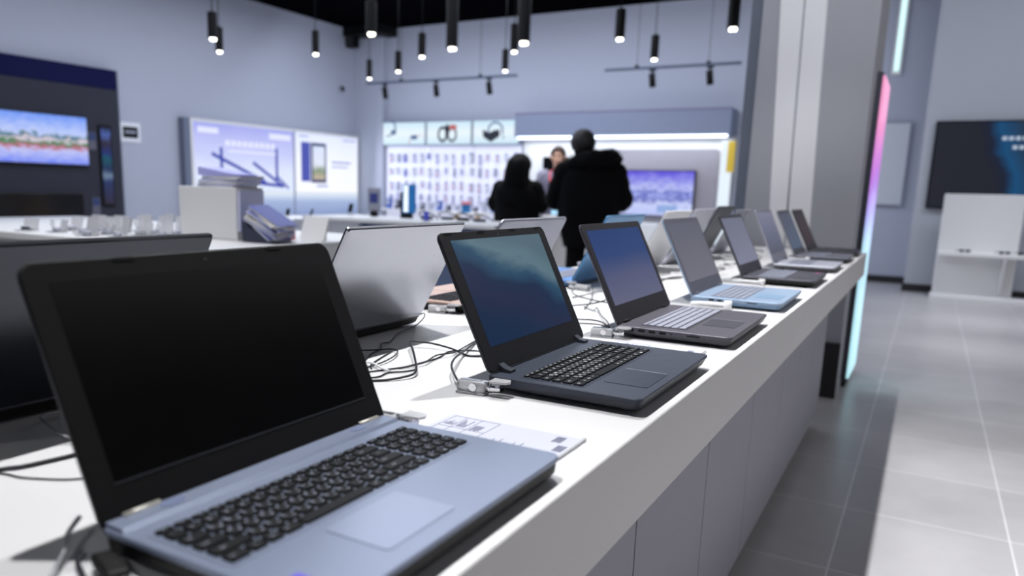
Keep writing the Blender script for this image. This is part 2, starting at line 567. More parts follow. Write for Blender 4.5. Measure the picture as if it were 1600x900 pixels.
def laptop(cx, cy, rz, label, cfg):
    g = cfg.get
    w, d = g('w', 0.375), g('d', 0.242)
    dz = g('dz', 0.0)
    hw, hd = w / 2, d / 2
    zt = 0.0255
    root = empty('laptop', (cx, cy, TZ), rz, label, 'laptop', g('group'))
    deck = g('deck'); bottom = g('bottom'); lidm = g('lid'); bez = g('bezel'); keym = g('key')
    r = g('r', 0.012)
    # base: deck shell and underside
    def sec(ins, z, rr=r):
        return [Vector((p[0], p[1], z)) for p in rrect(-hw + ins, hw - ins, -hd + ins, hd - ins, max(0.002, rr - ins * 0.3), 5)]
    def wed(z):
        # the flank is thicker at the hinge than at the front edge
        return [Vector((p.x, p.y, p.z - (dz * (0.5 + p.y / (2 * hd)) if z else 0))) for p in sec(*z)]
    b = MB(); b.loft([wed((0.0015, 0.0195)), wed((0.0002, 0.0210)), sec(0, 0.0243), sec(0.0010, zt)], smooth=False); b.build('base', deck, root)
    b = MB(); b.loft([sec(g('ci', 0.020), 0.0040), sec(g('ci', 0.020) * 0.6, 0.0050), sec(g('ci', 0.020) * 0.32, 0.0085), wed((0.0018, 0.0194))]); b.build('bottom_cover', bottom, root)
    foot = None
    for sx in (-1, 1):
        for sy in (-1, 1):
            f = MB(); f.cyl((sx * (hw - 0.04), sy * (hd - 0.035), 0.0), (sx * (hw - 0.04), sy * (hd - 0.035), 0.0036), 0.008, n=12)
            f.build('foot', M_black, root)
    # keyboard
    kx0, kx1, ky0, ky1 = g('kb', (-hw + 0.02, hw - 0.02, -0.02, 0.072))
    kb = simple('keyboard', g('well', deck), lambda b: b.prism(rrect(kx0 - 0.003, kx1 + 0.003, ky0 - 0.003, ky1 + 0.003, 0.004), zt, zt + 0.0004), root)
    det = g('detail', 1)
    ls = g('ls', 1.0)
    if det >= 2:
        cache = {}
        for ch, x, y, kw, kd, ri in key_positions(kx0, kx1, ky0, ky1, g('numpad', True)):
            kk = (round(kw, 4), round(kd, 4), ch if det == 3 else '')
            if kk not in cache:
                b = MB()
                key_shape(b, 0, 0, 0, kw, kd, g('gap', 0.0026), g('kh', 0.0022))
                bmesh.ops.recalc_face_normals(b.bm, faces=b.bm.faces[:])
                if det == 3 and ch:
                    z = g('kh', 0.0022) + 0.00006
                    if ch in CYR:
                        add_text(b, text_mesh(ch, 0.0072 * ls), -kw * 0.20, kd * 0.16, z, 1)
                        add_text(b, text_mesh(CYR[ch], 0.0064 * ls), kw * 0.17, -kd * 0.17, z, 1)
                    elif len(ch) == 1:
                        add_text(b, text_mesh(ch, 0.0078 * ls), -kw * 0.1, 0, z, 1)
                    else:
                        add_text(b, text_mesh(ch, 0.0046 * ls), 0 if kw < 0.02 else -kw * 0.18, 0, z, 1)
                me = bpy.data.meshes.new('key')
                b.bm.to_mesh(me); b.bm.free()
                me.materials.append(keym); me.materials.append(g('legend', M_paper))
                cache[kk] = me
            o = link('key', cache[kk], kb)
            o.location = (x, y, zt + 0.0004)
    else:
        b = MB()
        for ch, x, y, kw, kd, ri in key_positions(kx0, kx1, ky0, ky1, g('numpad', True)):
            key_shape(b, x, y, zt + 0.0004, kw, kd, 0.003, 0.0018)
        tag(b.build('keys', keym, kb), 'grid of keys')
    # touchpad
    tx0, tx1, ty0, ty1 = g('pad', (-0.10, 0.005, -0.102, -0.035))
    simple('touchpad', g('padm', deck), lambda b: b.prism(rrect(tx0, tx1, ty0, ty1, 0.004), zt - 0.0002, zt + 0.0006), root)
    if g('padline'):
        simple('touchpad_edge', g('padline'), lambda b: b.box(tx1 - 0.0005, tx1 + 0.0012, ty0 + 0.002, ty1, zt, zt + 0.0009), root)
    # step behind the keyboard, speakers
    if g('step'):
        simple('hinge_bar', deck, lambda b: b.loft([[Vector((x, hd - 0.031, zt - 0.0002)), Vector((x, hd - 0.0265, zt + 0.0030)), Vector((x, hd - 0.004, zt + 0.0032)), Vector((x, hd - 0.002, zt))] for x in (-hw + 0.004, hw - 0.004)]), root)
        for sx in (-0.127, 0.127):
            f = MB(); f.cyl((sx, hd - 0.0155, zt + 0.003), (sx, hd - 0.0155, zt + 0.0036), 0.0105, n=20)
            for v in f.bm.verts:
                v.co.x = sx + (v.co.x - sx) * 1.25; v.co.y = hd - 0.0155 + (v.co.y - hd + 0.0155) * 0.6
            f.build('speaker', g('spk', deck), root)
    zh = zt + g('rise', 0.0005)
    # lid
    tilt = R(g('tilt', 26))
    L = g('L', 0.231)
    th = 0.0065
    yh = hd - 0.006
    # lid frame: x, along lid (s), out of the screen (n)
    sv = Vector((0, math.sin(tilt), math.cos(tilt))); nv = Vector((0, -math.cos(tilt), math.sin(tilt)))
    O = Vector((0, yh, zh))
    ML = Matrix(((1, sv.x, nv.x, O.x), (0, sv.y, nv.y, O.y), (0, sv.z, nv.z, O.z), (0, 0, 0, 1)))
    rl = g('rl', 0.011)
    s0 = g('s0', -0.004)
    def lsec(ins, n):
        return [ML @ Vector((p[0], p[1], n)) for p in rrect(-hw + ins, hw - ins, s0 + ins, L - ins, max(0.002, rl - ins * 0.3), 6)]
    b = MB(); b.loft([lsec(0.0035, -th), lsec(0.0012, -th + 0.0012), lsec(0, -th + 0.003), lsec(0, -0.0008)]); lid = b.build('lid', lidm, root)
    b = MB(); b.loft([lsec(0.0004, -0.0008), lsec(0.0004, 0.0002), lsec(0.0014, 0.0007)]); bo = b.build('bezel', bez, lid)
    sx0, sx1, ss0, ss1 = g('scr', (-hw + 0.019, hw - 0.019, 0.027, L - 0.018))
    b = MB(); b.prism(rrect(sx0, sx1, ss0, ss1, 0.0005, 1), 0.0004, 0.00095, ML); b.build('screen', g('screen'), lid)
    if g('rim'):
        b = MB()
        for a in ((sx0 - 0.0008, sx1 + 0.0008, ss0 - 0.0016, ss0 - 0.0004),):
            b.prism([(a[0], a[2]), (a[1], a[2]), (a[1], a[3]), (a[0], a[3])], 0.0005, 0.0013, ML)
        b.build('screen_rim', g('rim'), lid)
    b = MB(); c = ML @ Vector((0, L - 0.0095, 0.0005)); b.cyl(c, c + nv * 0.0005, 0.0017, n=12); b.build('webcam', M_blackgloss, lid)
    for sx in g('bumpers', ()):
        b = MB(); b.prism(rrect(sx * hw - 0.011, sx * hw + 0.011, L - 0.0045, L - 0.0012, 0.001), 0.0004, 0.0014, ML); b.build('rubber_bumper', M_black, lid)
    # hinges
    for sx in g('hinges', (-0.36, 0.36)):
        b = MB()
        hx = sx * w
        if g('prong'):
            b.loft([[Vector((hx + q[0], yh - 0.020, zt + q[1])) for q in ((-0.009, 0.0), (0.009, 0.0), (0.009, 0.004), (-0.009, 0.004))],
                    [Vector((hx + q[0], yh - 0.008, zt + q[1])) for q in ((-0.0085, 0.0), (0.0085, 0.0), (0.0085, 0.0065), (-0.0085, 0.0065))],
                    [Vector((hx + q[0], yh + 0.001, zt + q[1])) for q in ((-0.008, 0.003), (0.008, 0.003), (0.008, 0.012), (-0.008, 0.012))]])
            b.build('hinge', g('hingem', M_black), root)
        else:
            b.cyl((hx - 0.018, yh, zt + 0.001), (hx + 0.018, yh, zt + 0.001), 0.0046, n=14)
            b.build('hinge', g('hingem', M_black), root)
    # ports on the left flank
    for k, (py, pw, ph) in enumerate(g('ports', ())):
        simple('port', M_black, lambda b: b.box(-hw - 0.0008, -hw + 0.004, py - pw / 2, py + pw / 2, 0.0190 - ph / 2, 0.0190 + ph / 2), root)
    for s in g('stickers', ()):
        x0, x1, y0, y1, mm = s
        st = simple('sticker', mm, lambda b: b.prism(rrect(x0, x1, y0, y1, 0.001), zt, zt + 0.0003), root)
    return root


def lm(n, c, rough=0.4, metal=0.3, **k):
    return mat('laptop_' + n, c, rough, metal, vary=0.03, scale=60, **k)


black_plastic = lm('black_plastic', (12, 12, 14), 0.5, 0.0, spec=0.3)
bezel_black = lm('bezel_black', (9, 9, 11), 0.55, 0.0, spec=0.2)
key_black = lm('key_black', (9, 11, 15), 0.6, 0.0, spec=0.15)
legend = mat('key_legend', (250, 250, 252), 0.6)
screen_off = mat('screen_off', (5, 5, 6), 0.25, spec=0.25, vary=0.0)
purple = mat('sticker_purple', (84, 70, 190), 0.4, emit=None)
green = mat('sticker_card', (160, 170, 190), 0.4)

PORTS = ((0.085, 0.011, 0.006), (0.062, 0.014, 0.005), (0.040, 0.013, 0.005), (0.018, 0.013, 0.005), (0.000, 0.003, 0.003), (-0.045, 0.026, 0.0025))
FX = -0.427          # front row centre line (laptops face the aisle, +X)
BX = -1.066         # back row centre line
Fz, Bz = R(90), R(-90)
G1, G2 = 'laptops facing the aisle', 'laptops seen from behind'

silverblue = lm('silver_blue', (118, 127, 148), 0.36, 0.35)
laptop(FX, 0.54, Fz, 'silver blue laptop with a black blank screen, nearest to the camera', dict(
    group=G1, ci=0.008, ls=0.72, w=0.378, deck=silverblue, bottom=black_plastic, lid=lm('lid_black', (40, 42, 46), 0.4, 0.2), bezel=bezel_black, key=key_black, legend=mat('legend_dim', (170, 178, 198), 0.6),
    screen=screen_off, detail=3, kb=(-0.1745, 0.1660, -0.0190, 0.0720), pad=(-0.0935, 0.0060, -0.1000, -0.0345), padm=lm('pad_silver', (128, 137, 158), 0.3, 0.3), step=True,
    spk=lm('speaker_blue', (96, 106, 136), 0.5, 0.2), rim=lm('rim_grey', (66, 68, 74), 0.3, 0.2), bumpers=(-0.48, 0.52), L=0.222, rl=0.014, r=0.014, scr=(-0.1665, 0.1640, 0.0280, 0.2030), rise=0.003, s0=-0.011,
    hinges=(-0.40, 0.415), hingem=lm('hinge_beige', (158, 156, 150), 0.4, 0.4), stickers=((-0.168, -0.157, -0.086, -0.066, purple),), tilt=24))
slate = lm('slate', (46, 52, 66), 0.42, 0.2)
scr2 = picture('screen_reflection_blue', 'Z', [(0.0, (16, 42, 76)), (0.28, (30, 40, 74)), (0.5, (14, 40, 76)), (0.66, (34, 78, 108)), (0.8, (98, 128, 142)), (1.0, (84, 112, 126))], 0.75, noise=0.5, nscale=2.0, rough=0.3, tilt=0.6, axis2='X', spec=0.3)  # reflections on the glass painted into the emission, brightest at top right
laptop(FX, 1.178, Fz, 'slate laptop with white-lettered black keys and a dark blue screen, second from the camera', dict(
    group=G1, dz=0.010, w=0.372, deck=slate, bottom=lm('slate_dark', (40, 44, 54), 0.45, 0.1), lid=lm('lid_slate', (38, 41, 50), 0.4, 0.2), bezel=lm('bezel_slate', (20, 20, 24), 0.5, 0.0, spec=0.3), key=lm('key_navy', (9, 11, 16), 0.6, 0.0, spec=0.15), legend=legend,
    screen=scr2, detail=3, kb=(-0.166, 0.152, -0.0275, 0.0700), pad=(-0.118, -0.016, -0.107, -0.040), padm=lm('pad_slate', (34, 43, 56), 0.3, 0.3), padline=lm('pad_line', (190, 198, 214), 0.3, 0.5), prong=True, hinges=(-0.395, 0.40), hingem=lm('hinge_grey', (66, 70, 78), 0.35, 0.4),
    bumpers=(-0.85, -0.3, 0.3, 0.85), L=0.224, rl=0.012, scr=(-0.158, 0.158, 0.034, 0.210), rise=0.006, tilt=26))
graph = lm('graphite', (74, 71, 80), 0.42, 0.3)
scr3 = picture('screen_reflection_indigo', 'Z', [(0.0, (104, 106, 134)), (0.35, (86, 92, 128)), (0.65, (38, 66, 122)), (1.0, (22, 58, 116))], 0.80, noise=0.12, nscale=2.0, rough=0.4, spec=0.25)  # emissive gradient stands in for reflections, blue above and grey below
laptop(FX, 1.745, Fz, 'graphite laptop with pale silver keys and an indigo screen, third from the camera', dict(
    group=G1, dz=0.011, w=0.388, deck=graph, bottom=lm('grey_dark', (62, 62, 68), 0.45, 0.2), lid=lm('lid_graphite', (70, 70, 78), 0.4, 0.3), bezel=lm('bezel_graphite', (36, 34, 39), 0.5, 0.0, spec=0.3), key=lm('key_silver', (138, 140, 154), 0.45, 0.1),
    well=lm('well_grey', (44, 44, 52), 0.5, 0.2), screen=scr3, detail=2, kb=(-0.160, 0.165, -0.0200, 0.0720), pad=(-0.075, 0.030, -0.102, -0.032), padm=lm('pad_graphite', (66, 64, 72), 0.35, 0.3), padline=lm('pad_line', (190, 198, 214)), ports=PORTS, L=0.225, scr=(-0.172, 0.172, 0.036, 0.209), rise=0.004, step=False, tilt=26))
paleblue = lm('pale_blue', (132, 152, 176), 0.4, 0.25)
scr_grey = picture('screen_grey', 'Z', [(0.0, (132, 130, 146)), (0.5, (120, 120, 134)), (1.0, (104, 108, 126))], 0.62, noise=0.15, nscale=3, rough=0.45)  # this and the next grey screens glow in place of lamp sheen
scr_lilac = picture('screen_lilac', 'Z', [(0.0, (150, 152, 178)), (0.5, (138, 140, 164)), (1.0, (124, 130, 152))], 0.62, noise=0.12, nscale=2, rough=0.45)
scr_slate = picture('screen_slate', 'Z', [(0.0, (100, 104, 124)), (0.6, (128, 132, 160)), (1.0, (148, 150, 176))], 0.60, noise=0.12, nscale=2, rough=0.45)
scr_steel = picture('screen_steel', 'Z', [(0.0, (96, 112, 140)), (1.0, (92, 98, 120))], 0.60, noise=0.12, nscale=2, rough=0.45)
scr_wine = picture('screen_wine', 'Z', [(0.0, (66, 46, 56)), (0.6, (74, 56, 66)), (1.0, (58, 54, 64))], 0.55, noise=0.2, nscale=2, rough=0.45)
kgrey = lm('key_grey', (120, 124, 140), 0.5, 0.1)
kdark = lm('key_dark', (60, 62, 72), 0.5, 0.0)
bz_grey = lm('bezel_mid', (84, 84, 96), 0.45, 0.0)
darkdeck = lm('dark_deck', (66, 66, 76), 0.42, 0.3)
silver = lm('silver', (176, 178, 190), 0.38, 0.4)
laptop(FX, 2.335, Fz, 'pale blue laptop with a blank grey screen, fourth from the camera', dict(
    group=G1, dz=0.009, w=0.368, deck=paleblue, bottom=lm('blue_dark', (112, 136, 164), 0.4, 0.2), lid=paleblue, bezel=bz_grey, key=kgrey, screen=scr_grey, detail=1, ports=PORTS[1:4] + PORTS[5:], L=0.226, scr=(-0.168, 0.168, 0.034, 0.211), rise=0.003, padm=lm('pad_blue', (118, 148, 178), 0.35, 0.3), hingem=bz_grey))
laptop(FX, 3.005, Fz, 'dark grey laptop with a pale lilac screen, fifth from the camera', dict(
    group=G1, w=0.372, deck=darkdeck, bottom=black_plastic, lid=lm('lid_graphite', (70, 70, 78)), bezel=lm('bezel_dk', (50, 50, 58), 0.45, 0.0), key=kgrey, screen=scr_lilac, L=0.227, scr=(-0.174, 0.174, 0.036, 0.213), rise=0.003,
    stickers=((0.13, 0.155, -0.10, -0.085, mat('sticker_pink', (196, 70, 130), 0.4)),)))
laptop(FX, 3.64, Fz, 'silver laptop with a lilac grey screen, sixth from the camera', dict(
    group=G1, w=0.366, deck=silver, bottom=lm('grey_dark', (62, 62, 68)), lid=silver, bezel=lm('bezel_silver', (128, 128, 142), 0.45, 0.1), key=kgrey, screen=scr_slate, L=0.236, scr=(-0.170, 0.170, 0.038, 0.222), rise=0.003, tilt=24))
laptop(FX, 4.215, Fz, 'grey laptop with a steel blue screen, second from the column', dict(
    group=G1, w=0.366, deck=lm('mid_grey', (104, 106, 118), 0.42, 0.3), bottom=black_plastic, lid=lm('lid_silver', (170, 172, 184), 0.4, 0.3), bezel=bz_grey, key=kgrey, screen=scr_steel, L=0.231, rise=0.003))
laptop(FX, 4.70, Fz, 'black laptop with a dark wine coloured screen, last before the column', dict(
    group=G1, w=0.366, deck=lm('black_deck', (40, 40, 46), 0.4, 0.2), bottom=black_plastic, lid=lm('lid_black', (40, 42, 46)), bezel=lm('bezel_dk', (50, 50, 58)), key=kdark, screen=scr_wine, L=0.231, rise=0.003))

dgrey = lm('lid_charcoal', (66, 68, 74), 0.26, 0.9)
sgrey = lm('lid_brushed', (168, 170, 178), 0.26, 0.9)
laptop(BX, 0.545, Bz, 'charcoal laptop seen from behind at the left edge, lid turned away', dict(
    group=G2, w=0.385, deck=darkdeck, bottom=black_plastic, lid=dgrey, bezel=bezel_black, key=kdark, screen=screen_off, L=0.234, tilt=28, rl=0.006))
laptop(BX, 1.215, Bz, 'grey laptop seen from behind, bare metal lid in the middle of the counter', dict(
    group=G2, w=0.385, deck=darkdeck, bottom=black_plastic, lid=sgrey, bezel=bezel_black, key=kdark, screen=screen_off, L=0.234, tilt=28, rl=0.006))
gold = lm('sand_deck', (176, 150, 138), 0.4, 0.3)
laptop(BX, 1.775, Bz, 'sand coloured laptop with black keys, its lid seen behind the slate laptop', dict(
    group=G2, w=0.372, deck=gold, bottom=black_plastic, lid=lm('lid_ash', (140, 142, 154), 0.4, 0.5), bezel=bezel_black, key=lm('key_navy', (26, 30, 40)), screen=screen_off, L=0.231, tilt=26, rl=0.012, detail=1))
laptop(BX, 2.445, Bz, 'deep blue laptop seen from behind the indigo-screened laptop', dict(
    group=G2, w=0.372, deck=lm('blue_deck', (86, 130, 190), 0.4, 0.3), bottom=lm('blue_under', (50, 84, 120), 0.4, 0.2), lid=lm('lid_blue', (84, 134, 176), 0.38, 0.5), bezel=bezel_black, key=kgrey, screen=screen_off, L=0.231, tilt=27))
laptop(BX, 3.045, Bz, 'white laptop seen from behind, lid just beyond the deep blue one', dict(
    group=G2, w=0.366, deck=silver, bottom=silver, lid=lm('lid_white', (226, 226, 230), 0.45, 0.0), bezel=bz_grey, key=kgrey, screen=screen_off, L=0.240, tilt=27))
laptop(BX, 3.46, Bz, 'light grey laptop seen from behind, between the white and the black lids', dict(
    group=G2, w=0.345, deck=silver, bottom=silver, lid=lm('lid_pale', (190, 192, 202), 0.45, 0.2), bezel=bz_grey, key=kgrey, screen=screen_off, L=0.240, tilt=26))
laptop(BX, 3.865, Bz, 'black laptop seen from behind, rising above the lilac screen', dict(
    group=G2, w=0.345, deck=darkdeck, bottom=black_plastic, lid=lm('lid_coal', (70, 72, 80), 0.4, 0.3), bezel=bezel_black, key=kdark, screen=screen_off, L=0.250, tilt=25))
laptop(BX, 4.285, Bz, 'silver laptop seen from behind, farthest along the back row', dict(
    group=G2, w=0.345, deck=silver, bottom=silver, lid=lm('lid_silver', (170, 172, 184)), bezel=bz_grey, key=kgrey, screen=screen_off, L=0.231, tilt=27))


# ------------------------------------------------------------------ price cards on the counter
def card(x0, x1, y0, y1, label):
    e = empty('price_card', ((x0 + x1) / 2, (y0 + y1) / 2, TZ), 0, label, 'price card', 'price cards on the counter')
    hx, hy = (x1 - x0) / 2, (y1 - y0) / 2
    simple('sheet', M_paper, lambda b: b.box(-hx, hx, -hy, hy, 0.0002, 0.0014), e)

    z0, z1 = 0.0014, 0.0016

    def part(nm, quads):
        simple(nm, M_ink, lambda b: [b.box(-hx + q[0] * 2 * hx, -hx + q[1] * 2 * hx, -hy + q[2] * 2 * hy, -hy + q[3] * 2 * hy, z0, z1) for q in quads], e)
    part('printed_table', [(a, a + 0.004, 0.05, 0.95) for a in (0.04, 0.14, 0.26, 0.40)] + [(0.04, 0.40, c, c + 0.008) for c in (0.05, 0.5, 0.942)]
         + [(0.06 + 0.015 * k, 0.068 + 0.015 * k, 0.58, 0.66 + 0.05 * (k % 3)) for k in range(5)] + [(0.16 + 0.015 * k, 0.168 + 0.015 * k, 0.56, 0.86 - 0.06 * (k % 4)) for k in range(5)])
    part('printed_block', [(0.29, 0.36, 0.08, 0.34)])
    part('printed_logo', [(0.28 + 0.018 * k, 0.292 + 0.018 * k, 0.50 + 0.04 * (k % 2), 0.72) for k in range(4)])
    part('printed_text', [(0.46 + 0.05 * k, 0.466 + 0.05 * k, 0.10 + 0.08 * (k % 2), 0.36 + 0.05 * (k % 3)) for k in range(6)])
    for j, c in enumerate((0.60, 0.30)):
        part('barcode', [(0.84 + 0.075 * j + 0.0075 * k, 0.8435 + 0.075 * j + 0.0075 * k + 0.0022 * (k % 2), c + 0.1, c + 0.32) for k in range(9)])
    simple('holder_edge', M_clear, lambda b: b.box(hx + 0.0002, hx + 0.004, -hy, hy, 0.0002, 0.004, 0.0008), e)


card(-0.522, -0.334, 0.756, 0.858, 'printed price card lying beside the silver blue laptop')
card(-0.524, -0.346, 1.402, 1.504, 'printed price card lying beside the slate laptop')


# ------------------------------------------------------------------ security locks and cables
def lock(x, y, rz, label, white=False):
    e = empty('security_lock', (x, y, TZ), rz, label, 'lock', 'clear security locks on the laptops')

    def housing(b):
        b.box(-0.030, 0.016, -0.010, 0.010, 0.004, 0.020, 0.003)
        b.box(-0.030, 0.016, -0.012, 0.012, 0.0, 0.004, 0.001)
    simple('housing', M_clear, housing, e)

    def barrel(b):
        b.cyl((0.012, 0, 0.012), (0.040, 0, 0.014), 0.0085, n=18)
        b.cyl((-0.002, -0.0102, 0.012), (-0.002, -0.0125, 0.012), 0.006, n=16)
        b.cyl((0.020, 0, 0.013), (0.024, 0, 0.0133), 0.0096, n=18)
        b.box(-0.026, 0.008, -0.004, 0.004, 0.012, 0.0205, 0.001)
    simple('barrel', M_chrome, barrel, e)
    simple('tab', M_clear, lambda b: b.loft([[Vector((0.030 + q[0], q[1], z)) for q in ((-0.006, -0.012), (0.02, -0.010), (0.024, 0.0), (0.02, 0.010), (-0.006, 0.012))] for z in (0.0215, 0.0245)]), e)
    return e


lock(-0.552, 0.973, R(6), 'clear security lock clamped on the near corner of the slate laptop')
lock(-0.558, 0.760, R(2), 'clear security lock behind the far hinge of the silver blue laptop')
lock(-1.003, 1.577, R(12), 'clear security lock clamped on the sand coloured laptop')
lock(-0.560, 1.530, R(8), 'clear security lock on the near corner of the graphite laptop')
lock(-0.905, 2.230, R(170), 'clear security lock at the hinge of the deep blue laptop')


def arm(x0, y0, x1, y1, label):
    e = empty('alarm_tether', (x0, y0, TZ), 0, label, 'alarm tether', 'white alarm tethers beside the laptops')
    dx, dy = x1 - x0, y1 - y0
    b = MB()
    b.tube(smooth_path([(0, 0, 0.006), (dx * 0.3, dy * 0.6, 0.010), (dx * 0.7, dy * 0.95, 0.011), (dx, dy, 0.011)]), 0.0052, 10)
    b.build('sleeve', M_cablew, e)
    b = MB(); b.cyl((dx, dy, 0.0005), (dx, dy, 0.0225), 0.0105, n=18); b.build('sensor_head', M_cablew, e)


arm(-0.540, 2.138, -0.440, 2.132, 'white alarm tether along the pale blue laptop')
arm(-0.640, 2.860, -0.470, 2.790, 'white alarm tether along the dark grey laptop with lilac screen')
arm(-0.640, 4.090, -0.480, 4.010, 'white alarm tether along the grey steel-screened laptop')


def cable(pts, r, m, label, cat='cable', lift=0.0, zs=None, group='loose cables between the laptop rows'):
    n = len(pts)
    p3 = []
    for i, p in enumerate(pts):
        z = TZ + r + 0.0006 + (zs[i] if zs else lift * math.sin(PI * i / max(1, n - 1)))
        p3.append((p[0], p[1], z))
    b = MB(); b.tube(smooth_path(p3, 5), r, 8)
    tag(b.build('security_cable', m), label, cat, group)


CB = 'thin dark security cable snaking on the worktop behind the silver blue laptop'
cable([(-0.585, 0.974), (-0.635, 1.035), (-0.661, 1.085), (-0.695, 1.165), (-0.73, 1.264), (-0.752, 1.319)], 0.0019, M_cable, 'thick dark cable curving from the lock of the slate laptop', zs=[0.010, 0.014, 0.016, 0.008, 0.002, 0])
cable([(-0.672, 1.198), (-0.696, 1.186), (-0.739, 1.203), (-0.787, 1.206), (-0.819, 1.192), (-0.806, 1.164), (-0.768, 1.118), (-0.699, 1.028), (-0.684, 1.0), (-0.688, 0.978), (-0.703, 0.953), (-0.722, 0.93), (-0.75, 0.89)], 0.0019, M_cable, 'dark cable with a squared loop standing up behind the slate laptop', zs=[0, 0, 0.004, 0.008, 0.01, 0.012, 0.012, 0.008, 0.004, 0.002, 0, 0, 0])
cable([(-0.762, 0.976), (-0.748, 1.006), (-0.734, 1.043), (-0.729, 1.09), (-0.727, 1.138), (-0.74, 1.196), (-0.72, 1.225), (-0.697, 1.236)], 0.0014, M_cable, CB)
cable([(-0.879, 1.102), (-0.854, 1.114), (-0.831, 1.135), (-0.807, 1.125), (-0.786, 1.081), (-0.777, 1.026), (-0.783, 0.99)], 0.0013, M_cable, CB, lift=0.004)
cable([(-0.965, 1.415), (-0.952, 1.425), (-0.94, 1.41), (-0.93, 1.362), (-0.914, 1.276), (-0.881, 1.203), (-0.877, 1.17), (-0.852, 1.135), (-0.844, 1.097), (-0.812, 1.032)], 0.0014, M_cable, 'thin cable trailing from the hinge of the bare metal laptop', zs=[0.012, 0.022, 0.016, 0.005, 0.003, 0, 0.003, 0.001, 0, 0])
cable([(-0.736, 0.947), (-0.727, 0.963), (-0.731, 0.994), (-0.715, 1.016), (-0.707, 1.037)], 0.0014, M_cable, CB)
cable([(-0.83, 0.99), (-0.801, 1.019), (-0.781, 1.018), (-0.752, 1.003), (-0.733, 1.002)], 0.0019, M_cablew, 'short white cable lying among the dark cables by the black screen', lift=0.004)
cable([(-0.77, 1.0), (-0.789, 1.023), (-0.808, 1.076), (-0.825, 1.131)], 0.0013, M_cable, CB)
cable([(-0.735, 1.03), (-0.721, 1.064), (-0.718, 1.087), (-0.729, 1.137), (-0.721, 1.167), (-0.724, 1.195), (-0.754, 1.317)], 0.0013, M_cable, CB, lift=0.005)
CJ = 'thin dark cable tangled on the worktop behind the graphite laptop'
cable([(-0.93, 2.25), (-0.912, 2.176), (-0.865, 2.1), (-0.801, 2.047), (-0.726, 2.01)], 0.0016, M_cable, CJ)
cable([(-0.856, 2.052), (-0.838, 2.124), (-0.842, 2.208), (-0.83, 2.25)], 0.0016, M_cable, CJ, lift=0.004)
cable([(-0.80, 1.87), (-0.79, 1.907), (-0.767, 1.963), (-0.76, 2.043), (-0.768, 2.102)], 0.0016, M_cable, CJ)
cable([(-0.90, 2.31), (-0.862, 2.221), (-0.783, 2.011), (-0.742, 1.858)], 0.0013, M_cable, CJ, lift=0.006)
cable([(-0.762, 1.908), (-0.707, 1.834), (-0.713, 1.872), (-0.656, 1.757), (-0.615, 1.691), (-0.593, 1.641)], 0.0014, M_cable, CJ, lift=0.006)
cable([(-0.72, 1.70), (-0.686, 1.704), (-0.662, 1.714), (-0.63, 1.696), (-0.597, 1.646)], 0.0016, M_cable, CJ)
cable([(-0.70, 1.64), (-0.661, 1.654), (-0.628, 1.663), (-0.591, 1.643)], 0.0014, M_cable, CJ)
cable([(-0.802, 0.393), (-0.795, 0.413), (-0.787, 0.426), (-0.782, 0.446), (-0.777, 0.473), (-0.77, 0.52), (-0.75, 0.62)], 0.0022, M_cable, 'thick black cable crossing the worktop at the left edge')
cable([(-0.81, 0.38), (-0.788, 0.405), (-0.76, 0.411), (-0.729, 0.426), (-0.711, 0.44), (-0.69, 0.47), (-0.70, 0.53)], 0.0010, M_cable, 'thin grey cable crossing the worktop at the left edge')
cable([(-0.915, 0.590), (-0.918, 0.560), (-0.905, 0.520), (-0.875, 0.507), (-0.829, 0.499), (-0.80, 0.51)], 0.0016, mat('grey_cable', (150, 150, 156), 0.4), 'looped grey cable under the charcoal laptop at the left edge', lift=0.012)
cable([(-0.597, 0.368), (-0.58, 0.347), (-0.565, 0.335), (-0.551, 0.319), (-0.535, 0.300), (-0.53, 0.27)], 0.0022, mat('grey_cable', (150, 150, 156), 0.4), 'grey cable dropping from the near hinge of the silver blue laptop', zs=[0.012, 0.010, 0.006, 0.002, 0, 0])
cable([(-0.560, 0.346), (-0.545, 0.332), (-0.523, 0.322), (-0.50, 0.31), (-0.47, 0.28)], 0.0022, M_cable, 'black cable at the near corner of the silver blue laptop')
# plug under laptop 1's near corner
e = empty('cable_plug', (-0.508, 0.335, TZ), R(-20), 'black cable plug at the near corner of the silver blue laptop', 'plug')
simple('shell', M_black, lambda b: b.box(-0.022, 0.022, -0.009, 0.009, 0.003, 0.014, 0.003), e)
simple('contact', M_chrome, lambda b: b.box(0.022, 0.034, -0.006, 0.006, 0.005, 0.011, 0.001), e)
rng = random.Random(3)
for k in range(16):
    y = 2.62 + 0.145 * k + rng.uniform(-0.03, 0.03)
    x = rng.uniform(-0.80, -0.70)
    pts = []
    a0 = rng.uniform(0, 6)
    for j in range(9):
        a = a0 + j * 0.9
        pts.append((x + 0.055 * math.cos(a) * (1 - 0.05 * j), y + 0.06 * math.sin(a) + 0.006 * j))
    wht = k % 3 != 0
    cable(pts, 0.0022, M_cablew if wht else M_cable, ('coiled white' if wht else 'coiled black') + ' cable heaped between the far laptops', lift=0.02, group='coiled cables between the far laptops')

